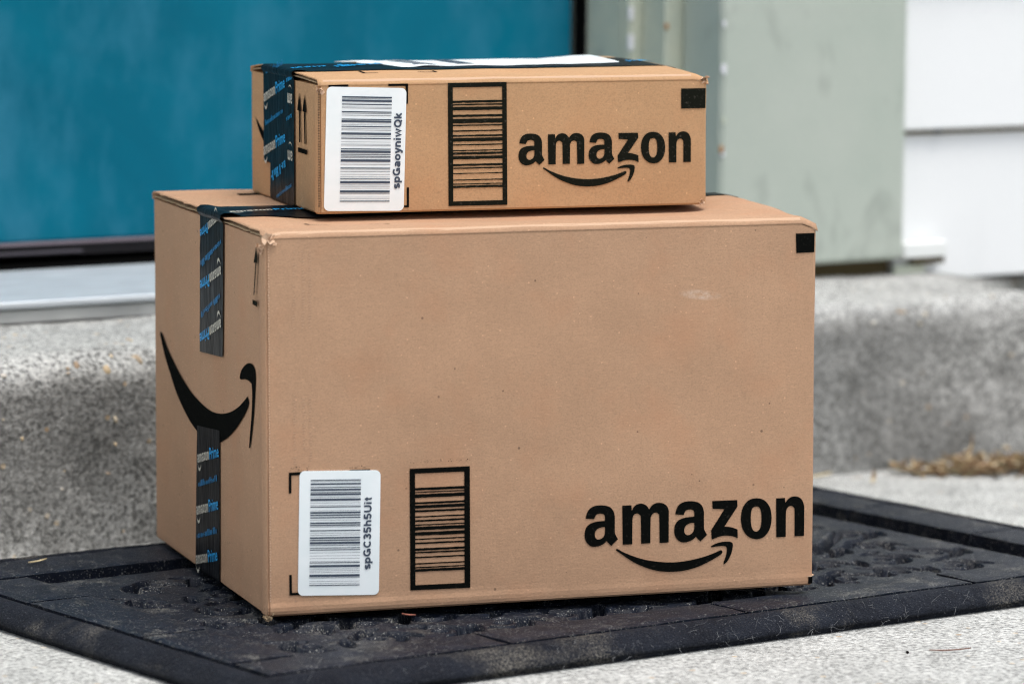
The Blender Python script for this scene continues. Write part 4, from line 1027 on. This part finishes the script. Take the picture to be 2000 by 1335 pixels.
# tape: wide double strip, its left part ending partway down
T0, T1 = .1795, .0756
v = []; f = []
outl = [(T0, HS2-.002), (T1, HS2-.002), (T1, .0006), (.1590, .0006), (.1585, .0290), (T0+.0025, .0305)]
vv, ff = [], []
for (ya, yb, zb) in ((T0+.0012, .1585, .0302), (.1585, T1, .0004)):
    b = len(vv); m = 16
    for j in range(m+1):
        for i in range(5):
            y = ya+(yb-ya)*i/4; z = HS2-.003+(zb-HS2+.003)*j/m
            vv.append((-.0014-.0005*abs(mnoise.noise(Vector((y*70, z*70, 3)))), y, z))
    ff += [tuple(b+k for k in qd) for qd in grid_faces(5, m+1, flip=True)]
rows = [(-.0018, HS2-.003), (-.0034, HS2-.0005), (-.0030, HS2+.0022), (-.0005, HS2+.0036), (.005, HS2+.0036)]+[(x, None) for x in np.linspace(.012, WS-.002, 24)]+[(WS+.002, HS2-.002), (WS+.0014, .02)]
b = len(vv)
for (x, z) in rows:
    for i in range(9):
        y = T0+.0012+(T1-T0-.0012)*i/8
        zz = z+.0006*mnoise.noise(Vector((x*200, y*60, 1))) if z is not None else HS2+.0007+max(dz_sml(min(x, WS), y-.003, HS2), dz_sml(min(x, WS), y+.003, HS2))
        vv.append((x, y, zz))
ff += [tuple(b+k for k in qd[::-1]) for qd in grid_faces(9, len(rows))]
tps = mesh_obj('packing_tape', vv, ff, 'tape', sml, True)
Wp, Bp, Lp = Print2D(), Print2D(), Print2D()
for k in ('ts0', 'ts1'):
    Wp, Bp = Print2D(), Print2D(); tape_word(leftmap(D[k]), Wp, Bp)
    Wp.place(left(.0021), 'white_lettering', 'tape_white', tps); Bp.place(left(.00205), 'blue_lettering', 'tape_blue', tps)
for i, k in enumerate(('tsb0', 'tsb1', 'tsb2')):
    Lp = Print2D(); tape_line(leftmap(D[k]), Lp, i+11); Lp.place(left(.0020), 'small_lettering', 'tape_blue_dim', tps)
iv = D['ts_inv']
for bs_, sd_, n_, h_ in (([iv[4], iv[5]], 30, 6, .16), ([(.0985, .0690), (.0790, .0735)], 31, 4, .26), ([(.0985, .1010), (.0785, .1050)], 32, 4, .26)):
    Bp = Print2D(); tape_line(leftmap(bs_), Bp, sd_, n_, h_); Bp.place(left(.00205), 'blue_lettering', 'tape_blue', tps)
for (yy, zz) in ((.0800, .0925), (.0800, .0455)):
    Wp = Print2D()
    k = .030/(AX1-AX0)
    for kk, hole in (('a', 'a_hole'), ('m', None)):
        Lo = [[(yy-.001+(p[0]-AX0)*k*1.4, zz-(p[1]-AZ0)*k*1.6) for p in D[kk]]]
        if hole: Lo.append([(yy-.001+(p[0]-AX0)*k*1.4, zz-(p[1]-AZ0)*k*1.6) for p in D[hole]])
        Wp.loops(*Lo)
    Wp.loops([(yy+.001+(p[0]-AX0-.03)*k*.7, zz+.0052-(p[1]-.03)*k*1.0) for p in D['smile']])
    Wp.place(left(.0021), 'white_lettering', 'tape_white', tps)
for mf_, sd_, n_ in ((lambda s, h: (.004+.035*s, .100+.02*s+h*.2), 40, 8), (lambda s, h: (.045+.05*s, .11+.03*s+h*.3), 41, 9), (lambda s, h: (.300+.03*s, .105+.02*s+h*.3), 42, 5)):
    Lp = Print2D(); tape_line(mf_, Lp, sd_, n_)
    Lp.place(lambda a, b: (a, b, HS2+.0014+max(dz_sml(a, b-.003, HS2), dz_sml(a, b+.003, HS2))), 'blue_lettering', 'tape_blue', tps)
# shipping label in a wrinkled clear pouch on top
def lz(x, y): return HS2+.0016+max(dz_sml(x, y-.003, HS2), dz_sml(x, y+.003, HS2))+.0007*math.sin(x*170+y*60)*ss((.16-x)/.05)+.0005*mnoise.noise(Vector((x*50, y*50, 4)))
v = []; nx, ny = 60, 14
for j in range(ny+1):
    for i in range(nx+1):
        y = .104+.118*j/ny; x0 = .098+.006*mnoise.noise(Vector((y*60, 0, 0)))-.22*(y-.104); x1 = .290+.10*(y-.104)
        x = x0+(x1-x0)*i/nx; v.append((x, y, lz(x, y)))
top = len(v); v += [(a, b, c-.0006) for a, b, c in v]
f = grid_faces(nx+1, ny+1)+[tuple(top+k for k in qd[::-1]) for qd in grid_faces(nx+1, ny+1)]
ring = list(range(nx+1))+[j*(nx+1)+nx for j in range(1, ny+1)]+[ny*(nx+1)+i for i in range(nx-1, -1, -1)]+[j*(nx+1) for j in range(ny-1, 0, -1)]
f += [(ring[i], top+ring[i], top+ring[(i+1) % len(ring)], ring[(i+1) % len(ring)]) for i in range(len(ring))]
sl = mesh_obj('shipping_label', v, f, 'label', sml, True)
P = Print2D()
for (x0, x1) in ((.112, .134), (.150, .166)):
    for k in range(9): a = x0+(x1-x0)*k/9; P.quad([(a, .112), (a+.0014, .112), (a+.0014, .200), (a, .200)])
P.place(lambda a, b: (a, b, lz(a, b)+.0005), 'label_print', 'ink_blue', sl)
top_mark(sml, [(.0523, .069), (.0525, .0525), (.064, .0524)], HS2, dz_sml); top_mark(sml, [(.0977, .0525), (.1133, .0522), (.1133, .064)], HS2, dz_sml)
shards(sml, [((.0025, -.0004, HS2-.0085), .0052, 4), ((WS-.003, -.0004, HS2-.0052), .0050, 4), ((WS-.0035, -.0003, .0022), .0040, 3)], 'card_pale', 16)
mb = MB(); mb.box(WS-.0055, WS-.0015, -.0007, .003, HS2-.0062, HS2-.0035); mb.build('split_corner', 'card_dark', sml)

# ------------------------------------------------------------------ litter
lr = random.Random(33); mb = MB()
def blade(c, L, w, yaw, pitch, curl):
    v = []; d = Vector((math.cos(yaw)*math.cos(pitch), math.sin(yaw)*math.cos(pitch), math.sin(pitch))); s = Vector((-math.sin(yaw), math.cos(yaw), 0)); up = s.cross(d)*-1
    for k in range(5):
        t = k/4-.5; ww_ = w*(1-(2*t)**2*.8); p = Vector(c)+d*L*t+up*curl*L*(4*t*t)
        v += [p-s*ww_+up*w*.5, p, p+s*ww_+up*w*.5]
    v2 = [p+up*.0004 for p in v]; n = len(v); f = []
    for k in range(4):
        for i in range(2): f += [(3*k+i, 3*k+i+1, 3*k+4+i, 3*k+3+i), (n+3*k+3+i, n+3*k+4+i, n+3*k+i+1, n+3*k+i)]
    rg_ = [0, 1, 2, 5, 8, 11, 14, 13, 12, 9, 6, 3]
    f += [(rg_[i], n+rg_[i], n+rg_[(i+1) % 12], rg_[(i+1) % 12]) for i in range(12)]
    return v+v2, f
for k in range(460):
    t = lr.random()
    c = (1.030+.34*t+lr.gauss(0, .010), .425-.10*t+lr.gauss(0, (.020 if lr.random() < .75 else .045)*(.5+t)), abs(lr.gauss(.003, .007))*(.5+t)+.001)
    mb.add(*blade(c, lr.uniform(.008, .04), lr.uniform(.0008, .0035)*lr.choice((1, 1, 1.9)), lr.uniform(0, 6.3), lr.gauss(0, .25), lr.uniform(-.1, .25)))
tag(mb.build('leaf_litter', 'litter'), 'heap of dry brown leaves and needles along the foot of the concrete step', 'leaf litter', kind='stuff')
def bit(name, label, cat, c, L, w, yaw, pitch, curl, mat):
    v, f = blade((0, 0, 0), L, w, yaw, pitch, curl); o = mesh_obj(name, v, f, mat); o.location = c; return tag(o, label, cat)
bit('straw', 'pale yellow straw lying on the pavement at the far corner of the doormat', 'straw', (.925, .452, .004), .040, .0022, .1, .03, .03, 'straw')
bit('dry_leaf', 'small brown curled leaf standing up beside the far edge of the doormat', 'leaf', (.957, .402, .007), .015, .0024, .6, 1.1, .2, 'litter')
bit('dry_leaf', 'tan leaf scrap lying on the far slab border of the doormat', 'leaf', (.748, .333, .0235), .018, .0026, -.3, .1, .12, 'straw')
bit('dry_leaf', 'tall dry sprig sticking up out of the leaf litter heap', 'leaf', (1.105, .425, .018), .036, .0016, .4, .9, .25, 'litter')
bit('wood_flake', 'reddish brown flake on the doormat in front of the large box', 'flake', (.098, -.052, .0235), .011, .0014, -.5, -.1, .05, 'red')
bit('straw', 'short pale straw on the left slab border of the doormat', 'straw', (-.028, .325, .0225), .022, .0014, .3, .02, .03, 'straw')
bit('twig', 'thin brown twig lying on the pavement at lower right', 'twig', (.4400, -.3045, .0016), .034, .0009, -.42, .02, .03, 'brown')
v, f = pebble_mesh(9); o = mesh_obj('pebble', v, f, 'void', None, True); o.location = (.4082, -.2902, .0014); o.scale = (.0018, .0015, .0016); tag(o, 'tiny black pebble on the pavement just left of the thin twig', 'pebble')
